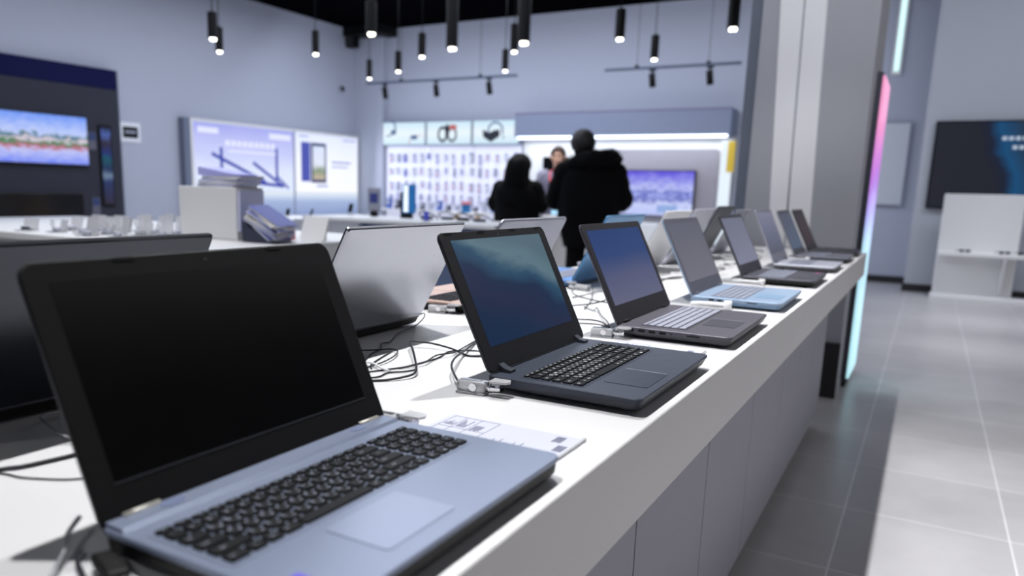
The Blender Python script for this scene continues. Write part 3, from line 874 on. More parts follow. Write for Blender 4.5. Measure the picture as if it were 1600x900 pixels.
# ------------------------------------------------------------------ pendants
LAMPS = [((-7.70, 6.874), 0.115, 0.30), ((-8.345, 7.554), 0.10, 0.30), ((-7.249, 8.195), 0.095, 0.29), ((-5.694, 7.374), 0.125, 0.34), ((-7.994, 10.307), 0.088, 0.28),
         ((-7.099, 9.848), 0.094, 0.28), ((-6.023, 8.886), 0.10, 0.29), ((-5.325, 8.513), 0.145, 0.95), ((-5.559, 10.351), 0.094, 0.29), ((-4.713, 8.996), 0.10, 0.32),
         ((-4.336, 8.509), 0.15, 0.95), ((-3.235, 8.711), 0.112, 0.31), ((-3.291, 10.159), 0.102, 0.29), ((-1.986, 8.634), 0.12, 0.31)]
pos = ['leftmost, in front of its close neighbour', 'half hidden behind the leftmost pendant', 'alone against the left wall above the tablet poster', 'tucked against the black ceiling near the corner', 'lowest, in the far left corner', 'second along the far wall from the corner', 'third along the far wall, hung high', 'thick and long, left one of the long pair', 'hung low beside the long right-hand one', 'thin, just left of the long right-hand one', 'thick and long, right one of the long pair', 'above the left end of the right-hand track', 'low, above the middle of the right-hand track', 'rightmost, close to the column']
M_bulb = emitter('bulb_glow', (255, 250, 240), 7.0)
for (p, dia, ln), ps in zip(LAMPS, pos):
    e = empty('pendant_lamp', (p[0], p[1], 2.9), 0, 'black cylinder pendant lamp, ' + ps, 'pendant lamp', 'cylinder pendant lamps')
    r = dia / 2

    def sh(b):
        n = 28
        prof = [(r * 0.80, 0.05), (r * 0.86, 0.0), (r, 0.0), (r, ln - 0.006), (r * 0.9, ln), (0.012, ln), (0.012, ln + 0.02)]
        b.loft([[Vector((q * math.cos(2 * PI * i / n), q * math.sin(2 * PI * i / n), z)) for i in range(n)] for q, z in prof], smooth=False)
    simple('shade', M_black, sh, e)
    simple('cord', M_black, lambda b: b.cyl((0, 0, ln + 0.015), (0, 0, CZ - 2.9 - 0.02), 0.005, n=8), e)
    simple('ceiling_cap', M_black, lambda b: b.cyl((0, 0, CZ - 2.9 - 0.03), (0, 0, CZ - 2.9), 0.05, n=20), e)

    def bulb(b):
        for k in range(3):
            a = k * 2.094 + 0.5
            b.ball((r * 0.40 * math.cos(a), r * 0.40 * math.sin(a), -0.010), r * 0.34, n=12, m=8)
    simple('bulb', M_bulb, bulb, e)
    lamp('pendant_light', 'SPOT', (p[0], p[1], 2.86), 55, (1, 0.97, 0.93), 0.04, aim=(p[0], p[1], 0), angle=95, blend=0.6)


# ------------------------------------------------------------------ track lights
def track(x0, x1, spots, label, sl):
    y, z = 11.8, 3.05
    e = empty('track_rail', ((x0 + x1) / 2, y, z), 0, label, 'track rail', 'ceiling track rails')
    h = (x1 - x0) / 2
    simple('rail', mat('rail_grey', (62, 72, 92), 0.5), lambda b: b.box(-h, h, -0.018, 0.018, -0.02, 0.02, 0.004), e)
    for q in (-h * 0.5, h * 0.55):
        simple('suspension_wire', M_black, lambda b: b.cyl((q, 0, 0.02), (q, 0, CZ - z), 0.004, n=6), e)
        simple('clamp', M_black, lambda b: b.box(q - 0.03, q + 0.03, -0.022, 0.022, 0.015, 0.05, 0.005), e)
    for x, lab in zip(spots, sl):
        s = empty('track_spotlight', (x, y, z - 0.02), 0, lab, 'spotlight', 'track spotlights')
        simple('adapter', M_black, lambda b: b.box(-0.05, 0.05, -0.018, 0.018, -0.03, 0.0, 0.004), s)
        simple('yoke', M_black, lambda b: b.cyl((0, 0, -0.03), (0.005, 0, -0.07), 0.015, n=10), s)
        d = Vector((0.10, 0.10, -1)).normalized()
        b = MB(); p0 = Vector((-0.01, 0, -0.06)); b.cyl(p0, p0 + d * 0.20, 0.048, n=22); b.build('barrel', M_black, s)
        b = MB(); b.cyl(p0 + d * 0.199, p0 + d * 0.204, 0.040, n=22); b.build('lens', mat('lens_dark', (60, 62, 70), 0.1), s)


track(-9.21, -6.107, (-8.80, -7.69, -6.63), 'long dark track rail hanging along the left part of the far wall',
      ('black track spotlight nearest the far left corner', 'black track spotlight in the middle of the left-hand rail', 'black track spotlight at the right end of the left-hand rail'))
track(-4.589, -2.551, (-3.83, -2.98), 'long dark track rail hanging before the grey canopy on the right',
      ('black track spotlight above the heads of the customers', 'black track spotlight closest to the column'))
# small things on the far walls
e = empty('wall_speaker', (-10.19, 12.6, 4.02), 0, 'small black speaker under the ceiling in the far left corner', 'speaker')
simple('cabinet', M_black, lambda b: b.box(-0.10, 0.10, -0.09, 0.09, -0.15, 0.12, 0.01), e)
simple('bracket', M_black, lambda b: b.box(-0.16, -0.10, -0.03, 0.03, -0.05, 0.05, 0.004), e)
simple('grille', M_dark, lambda b: b.box(-0.085, 0.085, -0.096, -0.09, -0.13, 0.10, 0.002), e)
e = empty('security_camera', (-10.30, 12.45, 3.08), 0, 'tiny dark security camera on the left wall near the corner', 'camera')
simple('mount', M_dark, lambda b: b.box(-0.05, -0.01, -0.02, 0.02, -0.02, 0.05, 0.005), e)
simple('body', M_dark, lambda b: b.cyl((-0.01, 0.0, 0.0), (0.08, -0.10, -0.03), 0.035, n=16), e)

# ------------------------------------------------------------------ left wall
LX = -10.35


def prints(b, x, rects, d=0.004):
    """flat printed rectangles on a panel facing +X: (y0,y1,z0,z1)"""
    for y0, y1, z0, z1 in rects:
        b.box(x, x + d, y0, y1, z0, z1)


# dark display wall
e = empty('display_wall', (LX, 5.6, 0), 0, 'tall dark display wall with navy header at the left edge', 'display stand')
simple('panel', mat('display_dark', (54, 56, 66), 0.7, spec=0.2, vary=0.08, scale=3), lambda b: b.box(0.0, 0.12, -1.9, 1.74, 0.0, 2.45), e)
simple('header', mat('navy_header', (18, 20, 66), 0.8, spec=0.15), lambda b: b.box(0.0, 0.13, -1.9, 1.74, 2.451, 2.72, 0.01), e)
simple('side_strip', mat('display_edge', (72, 78, 96), 0.5), lambda b: b.box(0.0, 0.122, 1.741, 1.765, 0.0, 2.72, 0.003), e)
pic_town = picture('picture_town', 'Z', [(0.0, (120, 140, 245)), (0.26, (190, 196, 245)), (0.34, (190, 110, 130)), (0.42, (60, 130, 90)), (0.48, (225, 210, 225)), (0.55, (60, 110, 120)), (0.62, (190, 205, 250)), (1.0, (110, 150, 245))], 1.0, noise=0.38, nscale=12)


def tv(name, loc, x, hw, z0, z1, pic, label, facing='X', frame=M_blackgloss, fw=0.02, th=0.05):
    e = empty(name, loc, 0, label, 'screen')
    if facing == 'X':
        simple('case', frame, lambda b: b.box(0, th, -hw, hw, z0, z1, 0.004), e)
        simple('screen', pic, lambda b: b.box(th, th + 0.004, -hw + fw, hw - fw, z0 + fw, z1 - fw), e)
    else:
        simple('case', frame, lambda b: b.box(-hw, hw, -th, 0, z0, z1, 0.004), e)
        simple('screen', pic, lambda b: b.box(-hw + fw, hw - fw, -th - 0.004, -th, z0 + fw, z1 - fw), e)
    return e


tv('wall_television', (LX + 0.121, 6.10, 0), 0, 0.72, 1.37, 2.04, pic_town, 'lit television with a bright coloured townscape on the dark display wall')
tv('wall_television', (LX + 0.121, 5.93, 0), 0, 0.76, 0.42, 1.00, mat('black_screen', (7, 7, 9), 0.15, vary=0), 'switched-off television below the lit one on the dark display wall')
pic_side = picture('picture_side', 'Z', [(0.0, (60, 50, 70)), (0.3, (50, 70, 130)), (0.38, (150, 180, 215)), (0.45, (40, 50, 110)), (0.6, (20, 110, 130)), (0.66, (40, 60, 150)), (0.8, (60, 50, 60)), (0.92, (100, 130, 220)), (1.0, (40, 40, 70))], 0.5, noise=0.25, nscale=6)
e = empty('side_poster', (LX + 0.121, 7.10, 0), 0, 'narrow vertical picture strip at the edge of the dark display wall', 'poster')
simple('board', M_black, lambda b: b.box(0, 0.02, -0.10, 0.10, 0.82, 1.95, 0.003), e)
simple('picture', pic_side, lambda b: b.box(0.02, 0.024, -0.07, 0.08, 0.85, 1.92), e)
for k, (z0, ws) in enumerate(((1.60, 'upper'), (0.70, 'lower'))):
    e = empty('product_tag', (LX + 0.121, 6.90, z0), 0, 'small printed product tag right of the %s television' % ws, 'tag')
    simple('card', mat('tag_slate', (96, 96, 110), 0.6), lambda b: b.box(0, 0.01, -0.06, 0.06, 0, 0.24, 0.002), e)
    simple('picture', mat('tag_blue', (44, 62, 110), 0.6), lambda b: b.box(0.01, 0.013, -0.05, 0.05, 0.25 - 0.12, 0.24 - 0.01), e)
e = empty('wall_notice', (LX, 7.60, 1.75), 0, 'small framed black notice on the left wall', 'notice')
simple('frame', mat('notice_frame', (240, 242, 248), 0.5), lambda b: b.box(0, 0.02, -0.175, 0.175, 0, 0.28, 0.006), e)
simple('plate', M_black, lambda b: b.box(0.02, 0.026, -0.125, 0.125, 0.06, 0.22), e)
simple('lettering', mat('notice_letter', (170, 176, 190), 0.5), lambda b: [b.box(0.026, 0.029, -0.09 + 0.045 * k, -0.055 + 0.045 * k, 0.125, 0.165) for k in range(4)], e)

# long light box on the left wall
e = empty('wall_lightbox', (LX, 10.75, 0), 0, 'long white illuminated display on the left wall with a glowing base', 'light box')
simple('frame', M_white, lambda b: b.box(0.0, 0.14, -2.15, 2.06, 0.62, 2.19, 0.01), e)
simple('side_panel', mat('box_side', (112, 120, 140), 0.6), lambda b: b.box(0.0, 0.13, -2.27, -2.152, 0.1, 2.19, 0.004), e)
simple('divider', mat('divider_grey', (150, 158, 180), 0.5), lambda b: b.box(0.141, 0.152, 0.155, 0.195, 0.62, 2.16), e)
lb1 = simple('lit_panel', picture('panel_router', 'Z', [(0.0, (225, 236, 255)), (0.3, (222, 230, 255)), (0.55, (200, 206, 248)), (0.8, (186, 190, 244)), (1.0, (164, 170, 238))], 1.0, noise=0.25, nscale=3), lambda b: b.box(0.14, 0.146, -2.10, 0.15, 1.06, 2.14), e)
lb2 = simple('lit_panel', picture('panel_tablet', 'Z', [(0.0, (246, 248, 255)), (0.5, (240, 244, 255)), (1.0, (222, 230, 255))], 1.05, noise=0.1, nscale=3), lambda b: b.box(0.14, 0.146, 0.20, 2.02, 1.06, 2.14), e)
simple('glow_panel', picture('panel_glow', 'Z', [(0.0, (140, 160, 205)), (0.6, (170, 188, 228)), (0.9, (225, 238, 255)), (1.0, (240, 248, 255))], 0.9, noise=0.05), lambda b: (b.box(0.14, 0.146, -2.10, 0.15, 0.64, 1.05), b.box(0.14, 0.146, 0.20, 2.02, 0.64, 1.05)), e)
inkb = emitter('lit_print_navy', (72, 84, 190), 0.8)
inkw = emitter('lit_print_white', (226, 230, 255), 1.0)
inkl = emitter('lit_print_lilac', (170, 176, 225), 0.9)


def router(b):
    x = 0.146
    for y0, ln in ((-1.55, 0.55), (-0.28, 0.60)):
        b.box(x, x + 0.004, y0 - 0.03, y0 + 0.03, 1.22, 1.22 + ln)
    for (ya, za, yb, zb, t) in ((-1.75, 1.66, -0.55, 1.22, 0.03), (-0.85, 1.55, -0.15, 1.17, 0.028), (-1.5, 1.26, -0.1, 1.16, 0.03), (-0.3, 1.35, 0.02, 1.12, 0.02)):
        L = math.hypot(yb - ya, zb - za); ny, nz = -(zb - za) / L * t, (yb - ya) / L * t
        b.loft([[Vector((xx, ya + ny, za + nz)), Vector((xx, yb + ny, zb + nz)), Vector((xx, yb - ny, zb - nz)), Vector((xx, ya - ny, za - nz))] for xx in (x, x + 0.004)])


simple('printed_router', inkb, router, lb1)
simple('printed_headline', inkw, lambda b: prints(b, 0.146, [(-1.46 + 0.13 * k, -1.36 + 0.13 * k, 1.80, 1.89) for k in range(9)] + [(-1.4, -0.3, 1.70, 1.735), (-2.02, -1.6, 1.98, 2.07), (-0.45, 0.08, 1.97, 2.07)]), lb1)
simple('printed_tablet', inkb, lambda b: prints(b, 0.146, [(0.36, 0.60, 1.26, 1.98)]), lb2)
simple('printed_tablet_front', emitter('lit_print_dark', (60, 70, 130), 0.6), lambda b: prints(b, 0.1505, [(0.62, 1.05, 1.24, 1.98)]), lb2)
simple('printed_tablet_screen', picture('tablet_pic', 'Z', [(0.0, (190, 175, 150)), (0.3, (130, 150, 120)), (0.45, (225, 230, 245)), (1.0, (215, 226, 250))], 1.0, noise=0.35, nscale=5), lambda b: prints(b, 0.155, [(0.67, 1.00, 1.30, 1.92)]), lb2)
for q in ((0.78, 1.10, 1.16, 1.20), (1.22, 1.80, 1.62, 1.66), (1.22, 1.7, 1.54, 1.57), (1.55, 1.95, 2.06, 2.09), (0.3, 0.55, 2.07, 2.10)):
    simple('printed_caption', inkl, lambda b: prints(b, 0.146, [q]), lb2)
lamp('lightbox_glow', 'AREA', (LX + 0.5, 10.7, 1.6), 25, (0.8, 0.86, 1.0), 4.0, 1.2, aim=(0, 10.7, 1.0))

# low white shelf under the light box with phones and pods
e = empty('wall_shelf', (LX, 10.7, 0), 0, 'white low shelf counter along the left wall under the light box', 'counter')
simple('top', M_white, lambda b: b.box(0.0, 0.75, -2.3, 2.1, 0.55, 0.60, 0.005), e)
simple('front', mat('shelf_front', (206, 210, 222), 0.6), lambda b: b.box(0.0, 0.70, -2.28, 2.08, 0.0, 0.549), e)


# ------------------------------------------------------------------ small reusable shop goods
def phone_stand(x, y, z, rz, label, col, sc=1.0, group='phones on stands'):
    e = empty('phone_stand', (x, y, z), rz, label, 'phone stand', group)
    simple('foot', M_white, lambda b: b.box(-0.04 * sc, 0.04 * sc, -0.03 * sc, 0.03 * sc, 0.0, 0.02 * sc, 0.003), e)
    simple('stem', M_chrome, lambda b: b.cyl((0, 0.01 * sc, 0.018 * sc), (0, 0.0, 0.08 * sc), 0.008 * sc, n=10), e)
    Mx = Matrix.Translation((0, 0, 0.12 * sc)) @ Matrix.Rotation(R(-25), 4, 'X')
    b = MB(); b.prism(rrect(-0.037 * sc, 0.037 * sc, -0.075 * sc, 0.075 * sc, 0.008 * sc), -0.004 * sc, 0.004 * sc, Mx @ Matrix.Rotation(R(90), 4, 'X')); b.build('phone', col, e)


# ------------------------------------------------------------------ island table on the left
e = empty('island_table', (-4.5, 3.25, 0), 0, 'white island table on the left behind the charcoal laptop', 'table')
simple('top', M_white, lambda b: b.box(-1.7, 1.65, -0.75, 0.75, 0.85, 0.89, 0.005), e)
simple('cabinet', M_white, lambda b: b.box(-1.6, 1.55, -0.65, 0.65, 0.08, 0.849), e)
simple('plinth', M_dark, lambda b: b.box(-1.5, 1.45, -0.58, 0.58, 0.0, 0.08), e)
e = empty('display_block', (-3.455, 3.10, 0.89), 0, 'plain white display block on the island table', 'display block')
simple('shell', mat('block_white', (214, 214, 216), 0.5, vary=0.01), lambda b: b.box(-0.23, 0.23, -0.10, 0.10, 0.0, 0.285, 0.006), e)
simple('leaflet_pocket', mat('pocket_lilac', (206, 210, 238), 0.3, vary=0.08, scale=40), lambda b: b.box(0.231, 0.245, -0.09, 0.09, 0.05, 0.27, 0.003), e)
lilac = mat('booklet_lilac', (170, 172, 228), 0.5)
cream = mat('booklet_cream', (232, 226, 216), 0.6)
navyb = mat('booklet_navy', (70, 82, 160), 0.5)


def booklet(x, y, z, rz, rx, m, label, w=0.16, d=0.22, group='booklets on the island table'):
    e = empty('booklet', (x, y, z), 0, label, 'booklet', group)
    e.rotation_euler = (Matrix.Rotation(rx, 3, 'Y') @ Matrix.Rotation(rz, 3, 'Z')).to_euler()
    simple('pages', M_paper, lambda b: b.box(-d / 2, d / 2, -w / 2, w / 2, 0.0, 0.009), e)
    simple('cover', m, lambda b: (b.box(-d / 2 - 0.001, d / 2 + 0.001, -w / 2 - 0.001, w / 2 + 0.001, 0.009, 0.0115), b.box(-d / 2 - 0.002, -d / 2 - 0.0002, -w / 2, w / 2, 0, 0.009)), e)


for k in range(5):
    booklet(-3.40 + 0.012 * k, 3.10, 1.1755 + 0.0125 * k, R(4 * (k % 3) - 4), 0, cream if k % 2 else lilac, 'pale booklet stacked on top of the white display block', 0.17, 0.30, 'booklets stacked on the display block')
b = MB()
e = empty('leaflet_wedge', (-3.40, 3.10, 1.2385), 0, 'tilted lilac leaflet on top of the booklet stack', 'leaflet')
simple('sheet', lilac, lambda b: b.loft([[Vector((-0.14, y, 0.0)), Vector((-0.14, y, 0.045)), Vector((0.15, y, 0.006)), Vector((0.15, y, 0.0))] for y in (-0.08, 0.08)]), e)
for k in range(7):
    n_ = 0.006 + 0.0138 * k
    booklet(-3.05 + n_ * math.sin(R(26)), 3.05, 0.89 + 0.0556 + n_ * math.cos(R(26)), R((-9, 6, 12, -4, 8, -12, 3)[k]), R(26), (navyb, lilac, cream)[k % 3], ('navy', 'lilac', 'cream')[k % 3] + ' booklet in the slanted pile right of the display block', 0.15, 0.23, ('navy', 'lilac', 'cream')[k % 3] + ' booklets in the slanted pile')
e = empty('booklet_rest', (-3.05, 3.05, 0.89), 0, 'dark slanted rest under the booklet pile', 'stand')
simple('wedge', mat('rest_slate', (40, 44, 66), 0.5), lambda b: b.loft([[Vector((-0.105, y, 0.0)), Vector((-0.105, y, 0.105)), Vector((0.108, y, 0.0015)), Vector((0.108, y, 0.0))] for y in (-0.08, 0.08)]), e)
simple('lip', mat('rest_slate', (40, 44, 66)), lambda b: b.box(0.124, 0.128, -0.08, 0.08, 0.0, 0.004), e)
e = empty('red_box', (-3.17, 3.30, 0.89), 0, 'small red box beside the display block', 'box')
simple('carton', mat('red_card', (214, 96, 92), 0.5), lambda b: b.box(-0.05, 0.05, -0.04, 0.04, 0.0, 0.05, 0.003), e)
simple('lid', mat('red_card_pale', (224, 130, 124), 0.5), lambda b: b.box(-0.052, 0.052, -0.042, 0.042, 0.0501, 0.062, 0.003), e)
e = empty('white_tablet', (-2.93, 3.30, 0.89), 0, 'white leaning tablet panel at the right end of the island table', 'tablet')
simple('panel', M_white, lambda b: b.prism(rrect(-0.12, 0.06, 0.0, 0.14, 0.02), -0.006, 0.006, Matrix.Rotation(R(70), 4, 'X')), e)
simple('rest', M_white, lambda b: b.box(-0.05, 0.0, 0.03, 0.09, 0.0, 0.03, 0.003), e)
rng = random.Random(11)
for k in range(16):
    t = k / 15
    x = -4.55 + 0.85 * t + rng.uniform(-0.05, 0.05)
    y = 2.62 + 0.55 * ((k * 7) % 10) / 10
    h = 0.06 + 0.05 * t + rng.uniform(0, 0.02)
    e = empty('acrylic_stand', (x, y, 0.89), rng.uniform(-0.5, 0.5), 'clear acrylic stand with a small gadget on the left of the island table', 'acrylic stand', 'acrylic stands on the island table')
    simple('plate', M_clear, lambda b: (b.box(-0.05, 0.05, -0.04, 0.04, 0, 0.006), b.loft([[Vector((xx, 0.03, 0.006)), Vector((xx, 0.036, 0.006)), Vector((xx, 0.056, h)), Vector((xx, 0.05, h))] for xx in (-0.045, 0.045)])), e)
    simple('gadget', M_paper if k % 4 else M_chrome, lambda b: b.box(-0.03, 0.03, -0.015, 0.015, 0.0065, 0.03, 0.006), e)
    if k % 2:
        simple('ring', M_chrome, lambda b: b.tube([(0.02 * math.cos(a * PI / 8), -0.02, 0.032 + 0.02 + 0.02 * math.sin(a * PI / 8)) for a in range(17)], 0.003, 6), e)

# ------------------------------------------------------------------ middle counter
e = empty('service_counter', (-4.0, 5.9, 0), 0, 'white counter in the middle distance with phones and small signs on it', 'counter')
simple('top', M_white, lambda b: b.box(-1.05, 1.0, -0.40, 0.40, 0.88, 0.915, 0.006), e)
simple('cabinet', mat('counter_grey', (196, 198, 206), 0.6), lambda b: b.box(-1.2, -0.42, -0.36, 0.36, 0.0, 0.879), e)
simple('recess', mat('counter_blue', (96, 110, 142), 0.6), lambda b: b.box(-0.419, 0.95, -0.30, 0.36, 0.0, 0.879), e)
e = empty('side_counter', (-5.35, 5.9, 0), 0, 'pale lower counter left of the middle counter', 'counter')
simple('top', M_white, lambda b: b.box(-0.55, 0.13, -0.42, 0.42, 0.84, 0.87, 0.005), e)
simple('cabinet', mat('counter_pale', (206, 208, 214), 0.6), lambda b: b.box(-0.54, 0.12, -0.40, 0.40, 0.0, 0.839), e)
e = empty('upright_sign', (-4.22, 6.05, 0.915), R(20), 'upright blue sign with white lettering on the middle counter', 'sign')
simple('board', mat('sign_blue', (20, 104, 168), 0.5, emit=(16, 96, 160), strength=0.35), lambda b: b.box(-0.06, 0.06, -0.02, 0.02, 0.045, 0.31, 0.004), e)
simple('lettering', emitter('sign_white', (240, 250, 255), 1.4), lambda b: [b.box(-0.048, -0.004, -0.023, -0.02, 0.06 + 0.035 * k, 0.088 + 0.035 * k, 0.001) for k in range(7)], e)
simple('foot', M_black, lambda b: b.box(-0.06, 0.03, -0.04, 0.04, 0.0, 0.044, 0.004), e)
simple('stem', M_black, lambda b: b.cyl((-0.075, 0, 0.0), (-0.075, 0, 0.24), 0.010, n=10), e)
e = empty('boxed_phone', (-4.63, 6.05, 0.915), R(15), 'phone box display with a blue picture on the middle counter', 'phone display')
simple('card', mat('box_grey', (150, 152, 166), 0.5), lambda b: b.box(-0.07, 0.06, 0.0, 0.02, 0.05, 0.27, 0.003), e)
simple('picture', mat('box_navy', (48, 62, 130), 0.5), lambda b: b.box(-0.045, 0.035, -0.006, 0.0, 0.13, 0.22, 0.002), e)
simple('foot', M_black, lambda b: b.box(-0.03, 0.03, -0.03, 0.03, 0.0, 0.05, 0.003), e)
phone_stand(-5.42, 5.70, 0.87, 0.3, 'small dark phone on a stand at the left of the pale lower counter', M_black, 0.5)
phone_stand(-5.25, 5.85, 0.87, -0.3, 'small dark phone on a stand beside the middle counter', M_black, 0.5)
phone_stand(-4.88, 6.0, 0.915, 0.2, 'dark phone on a stand at the left end of the middle counter', M_black, 0.6)
e = empty('blue_leaflet', (-3.74, 5.62, 0.915), R(10), 'small upright violet leaflet at the front of the middle counter', 'leaflet')
simple('card', mat('leaflet_violet', (84, 92, 204), 0.5), lambda b: b.box(-0.025, 0.025, -0.004, 0.004, 0.0, 0.085, 0.002), e)
simple('base', M_clear, lambda b: b.box(-0.035, 0.035, -0.02, 0.02, 0.0, 0.006, 0.001), e)
for x, y, k in ((-3.98, 6.0, 0), (-3.82, 6.1, 1), (-3.62, 6.05, 0), (-3.42, 6.0, 1)):
    e = empty('folded_gadget', (x, y, 0.915), k * 0.8, ('dark' if k == 0 else 'grey') + ' folded gadget lying on the middle counter', 'gadget', ('dark' if k == 0 else 'grey') + ' gadgets on the middle counter')
    mm = M_dark if k == 0 else mat('gadget_grey', (110, 112, 122), 0.5)
    simple('body', mm, lambda b: b.box(-0.06, 0.05, -0.03, 0.03, 0.002, 0.03, 0.008), e)
    simple('arm', mm, lambda b: b.tube(smooth_path([(-0.06, 0, 0.02), (-0.09, 0, 0.05), (-0.03, 0, 0.07), (0.06, 0, 0.045), (0.12, 0, 0.01)]), 0.007, 8), e)

# ------------------------------------------------------------------ far wall: accessory wall
e = empty('accessory_wall', (-8.07, 13.0, 0), 0, 'white pegboard wall of small packaged accessories at the back', 'shop display')
simple('backboard', mat('pegboard', (226, 228, 240), 0.6, emit=(226, 228, 248), strength=0.42), lambda b: b.box(-1.55, 1.55, -0.04, 0.0, 0.0, 2.0), e)  # board emission added to brighten it, the board is no light source
simple('rail', M_chrome, lambda b: [b.box(q - 0.012, q + 0.012, -0.055, -0.04, 0.3, 2.0) for q in (-1.54, -0.51, 0.51, 1.54)], e)
simple('shelf', M_white, lambda b: b.box(-1.55, 1.55, -0.36, -0.056, 0.74, 0.78, 0.005), e)
box_names = ['earphones', 'headphones', 'headset']
lbpic = picture('panel_sky', 'Z', [(0.0, (205, 232, 248)), (0.5, (236, 248, 255)), (1.0, (205, 234, 250))], 1.0, noise=0.1, nscale=3)
dk = emitter('lit_print_dark2', (36, 44, 66), 0.5)
rd = emitter('lit_print_red', (205, 110, 110), 0.8)
bl = emitter('lit_print_blue', (90, 120, 170), 0.7)
for k, (x0, x1, what) in enumerate(((-9.62, -8.59, 'cabled earphones'), (-8.57, -7.555, 'round headphones'), (-7.535, -6.56, 'a virtual reality headset'))):
    e = empty('wall_lightbox', ((x0 + x1) / 2, 13.0, 2.01), 0, 'illuminated box sign picturing %s above the accessory wall' % what, 'light box', 'light boxes above the accessory wall')
    hx = (x1 - x0) / 2
    simple('frame', mat('frame_grey', (150, 160, 178), 0.5), lambda b: b.box(-hx, hx, -0.16, 0, 0, 0.45, 0.006), e)
    pn = simple('lit_panel', lbpic, lambda b: b.box(-hx + 0.018, hx - 0.018, -0.166, -0.16, 0.018, 0.432), e)
    Y0 = -0.172

    def ring(b, cx, cz, r1, t, a0=0, a1=360, sx=1.0):
        n = 24
        b.loft([[Vector((cx + sx * q * math.cos(R(a0 + (a1 - a0) * i / n)), yy, cz + q * math.sin(R(a0 + (a1 - a0) * i / n)))) for q, yy in ((r1 - t, Y0), (r1 + t, Y0), (r1 + t, Y0 + 0.005), (r1 - t, Y0 + 0.005))] for i in range(n + 1)])
    if k == 0:
        simple('printed_earphones', bl, lambda b: (ring(b, -0.42, 0.34, 0.16, 0.012, -90, 60, 1.4), b.ball((-0.24, Y0, 0.25), 0.07, 0.004, 0.05), b.ball((0.25, Y0, 0.15), 0.09, 0.004, 0.045)), pn)
        simple('printed_wire', rd, lambda b: (b.box(0.30, 0.45, Y0, Y0 + 0.004, 0.185, 0.195), b.box(0.135, 0.155, Y0, Y0 + 0.004, 0.03, 0.11)), pn)
    elif k == 1:
        simple('printed_headphones', dk, lambda b: (ring(b, -0.13, 0.20, 0.125, 0.026, 0, 360, 0.75), ring(b, 0.08, 0.19, 0.115, 0.022, 0, 360, 0.8), b.box(-0.07, 0.01, Y0, Y0 + 0.004, 0.16, 0.38)), pn)
        simple('printed_cushion', rd, lambda b: b.ball((0.10, Y0, 0.33), 0.09, 0.006, 0.05), pn)
    else:
        simple('printed_headset', dk, lambda b: (b.loft([[Vector((q[0], yy, q[1])) for q in ((-0.27, 0.27), (-0.12, 0.22), (-0.02, 0.26), (0.09, 0.27), (0.09, 0.15), (-0.09, 0.05), (-0.25, 0.14))] for yy in (Y0, Y0 + 0.005)]),), pn)
        simple('printed_strap', bl, lambda b: (ring(b, 0.0, 0.25, 0.15, 0.016, -20, 200, 1.0), b.box(0.16, 0.18, Y0, Y0 + 0.004, 0.10, 0.18)), pn)

# hanging packages
PK = [('white', (226, 228, 238)), ('lilac', (204, 205, 230)), ('pink', (230, 210, 224)), ('navy', (120, 128, 200)), ('grey', (172, 176, 196))]
protos = {}
rng = random.Random(5)
for row, z in enumerate((1.86, 1.58, 1.32, 1.08)):
    for c in range(16):
        x = -9.46 + 0.186 * c + rng.uniform(-0.02, 0.02)
        nm, colr = PK[rng.choice((0, 0, 0, 1, 1, 2, 2, 3, 4, 4))]
        if nm not in protos:
            e = empty('hanging_package', (x, 12.96, z), 0, '%s packaged accessory hanging on the white pegboard wall' % nm, 'package', '%s packages on the pegboard' % nm)
            simple('card', M_paper, lambda b: b.box(-0.045, 0.045, -0.052, -0.046, -0.18, 0.0, 0.001), e)
            simple('blister', mat('pack_' + nm, colr, 0.4), lambda b: b.box(-0.03, 0.03, -0.085, -0.052, -0.17, -0.05, 0.008), e)
            simple('hook', M_chrome, lambda b: b.cyl((0, 0, -0.015), (0, -0.12, -0.010), 0.004, n=6), e)
            protos[nm] = e
        else:
            c2 = copy_tree(protos[nm]); c2.location = (x, 12.96, z + rng.uniform(-0.02, 0.02))
            s = rng.uniform(0.75, 1.1); c2.scale = (s, 1, rng.uniform(0.7, 1.15))
rng = random.Random(8)
for k in range(14):
    x = -9.4 + 0.2 * k
    nm = ('blue', 'dark', 'white')[k % 3]
    e = empty('boxed_accessory', (x, 12.78, 0.78), rng.uniform(-0.3, 0.3), '%s boxed accessory standing on the shelf of the pegboard wall' % nm, 'box', '%s boxes on the pegboard shelf' % nm)
    mm = {'blue': mat('box_blue', (70, 104, 190), 0.5), 'dark': mat('box_dark', (60, 62, 78), 0.5), 'white': M_paper}[nm]
    h = rng.uniform(0.08, 0.2)
    simple('carton', mm, lambda b: b.box(-0.05, 0.05, -0.04, 0.04, 0.0, h, 0.003), e)
    simple('flap', M_paper, lambda b: b.box(-0.04, 0.04, -0.043, -0.0402, h * 0.4, h * 0.85), e)
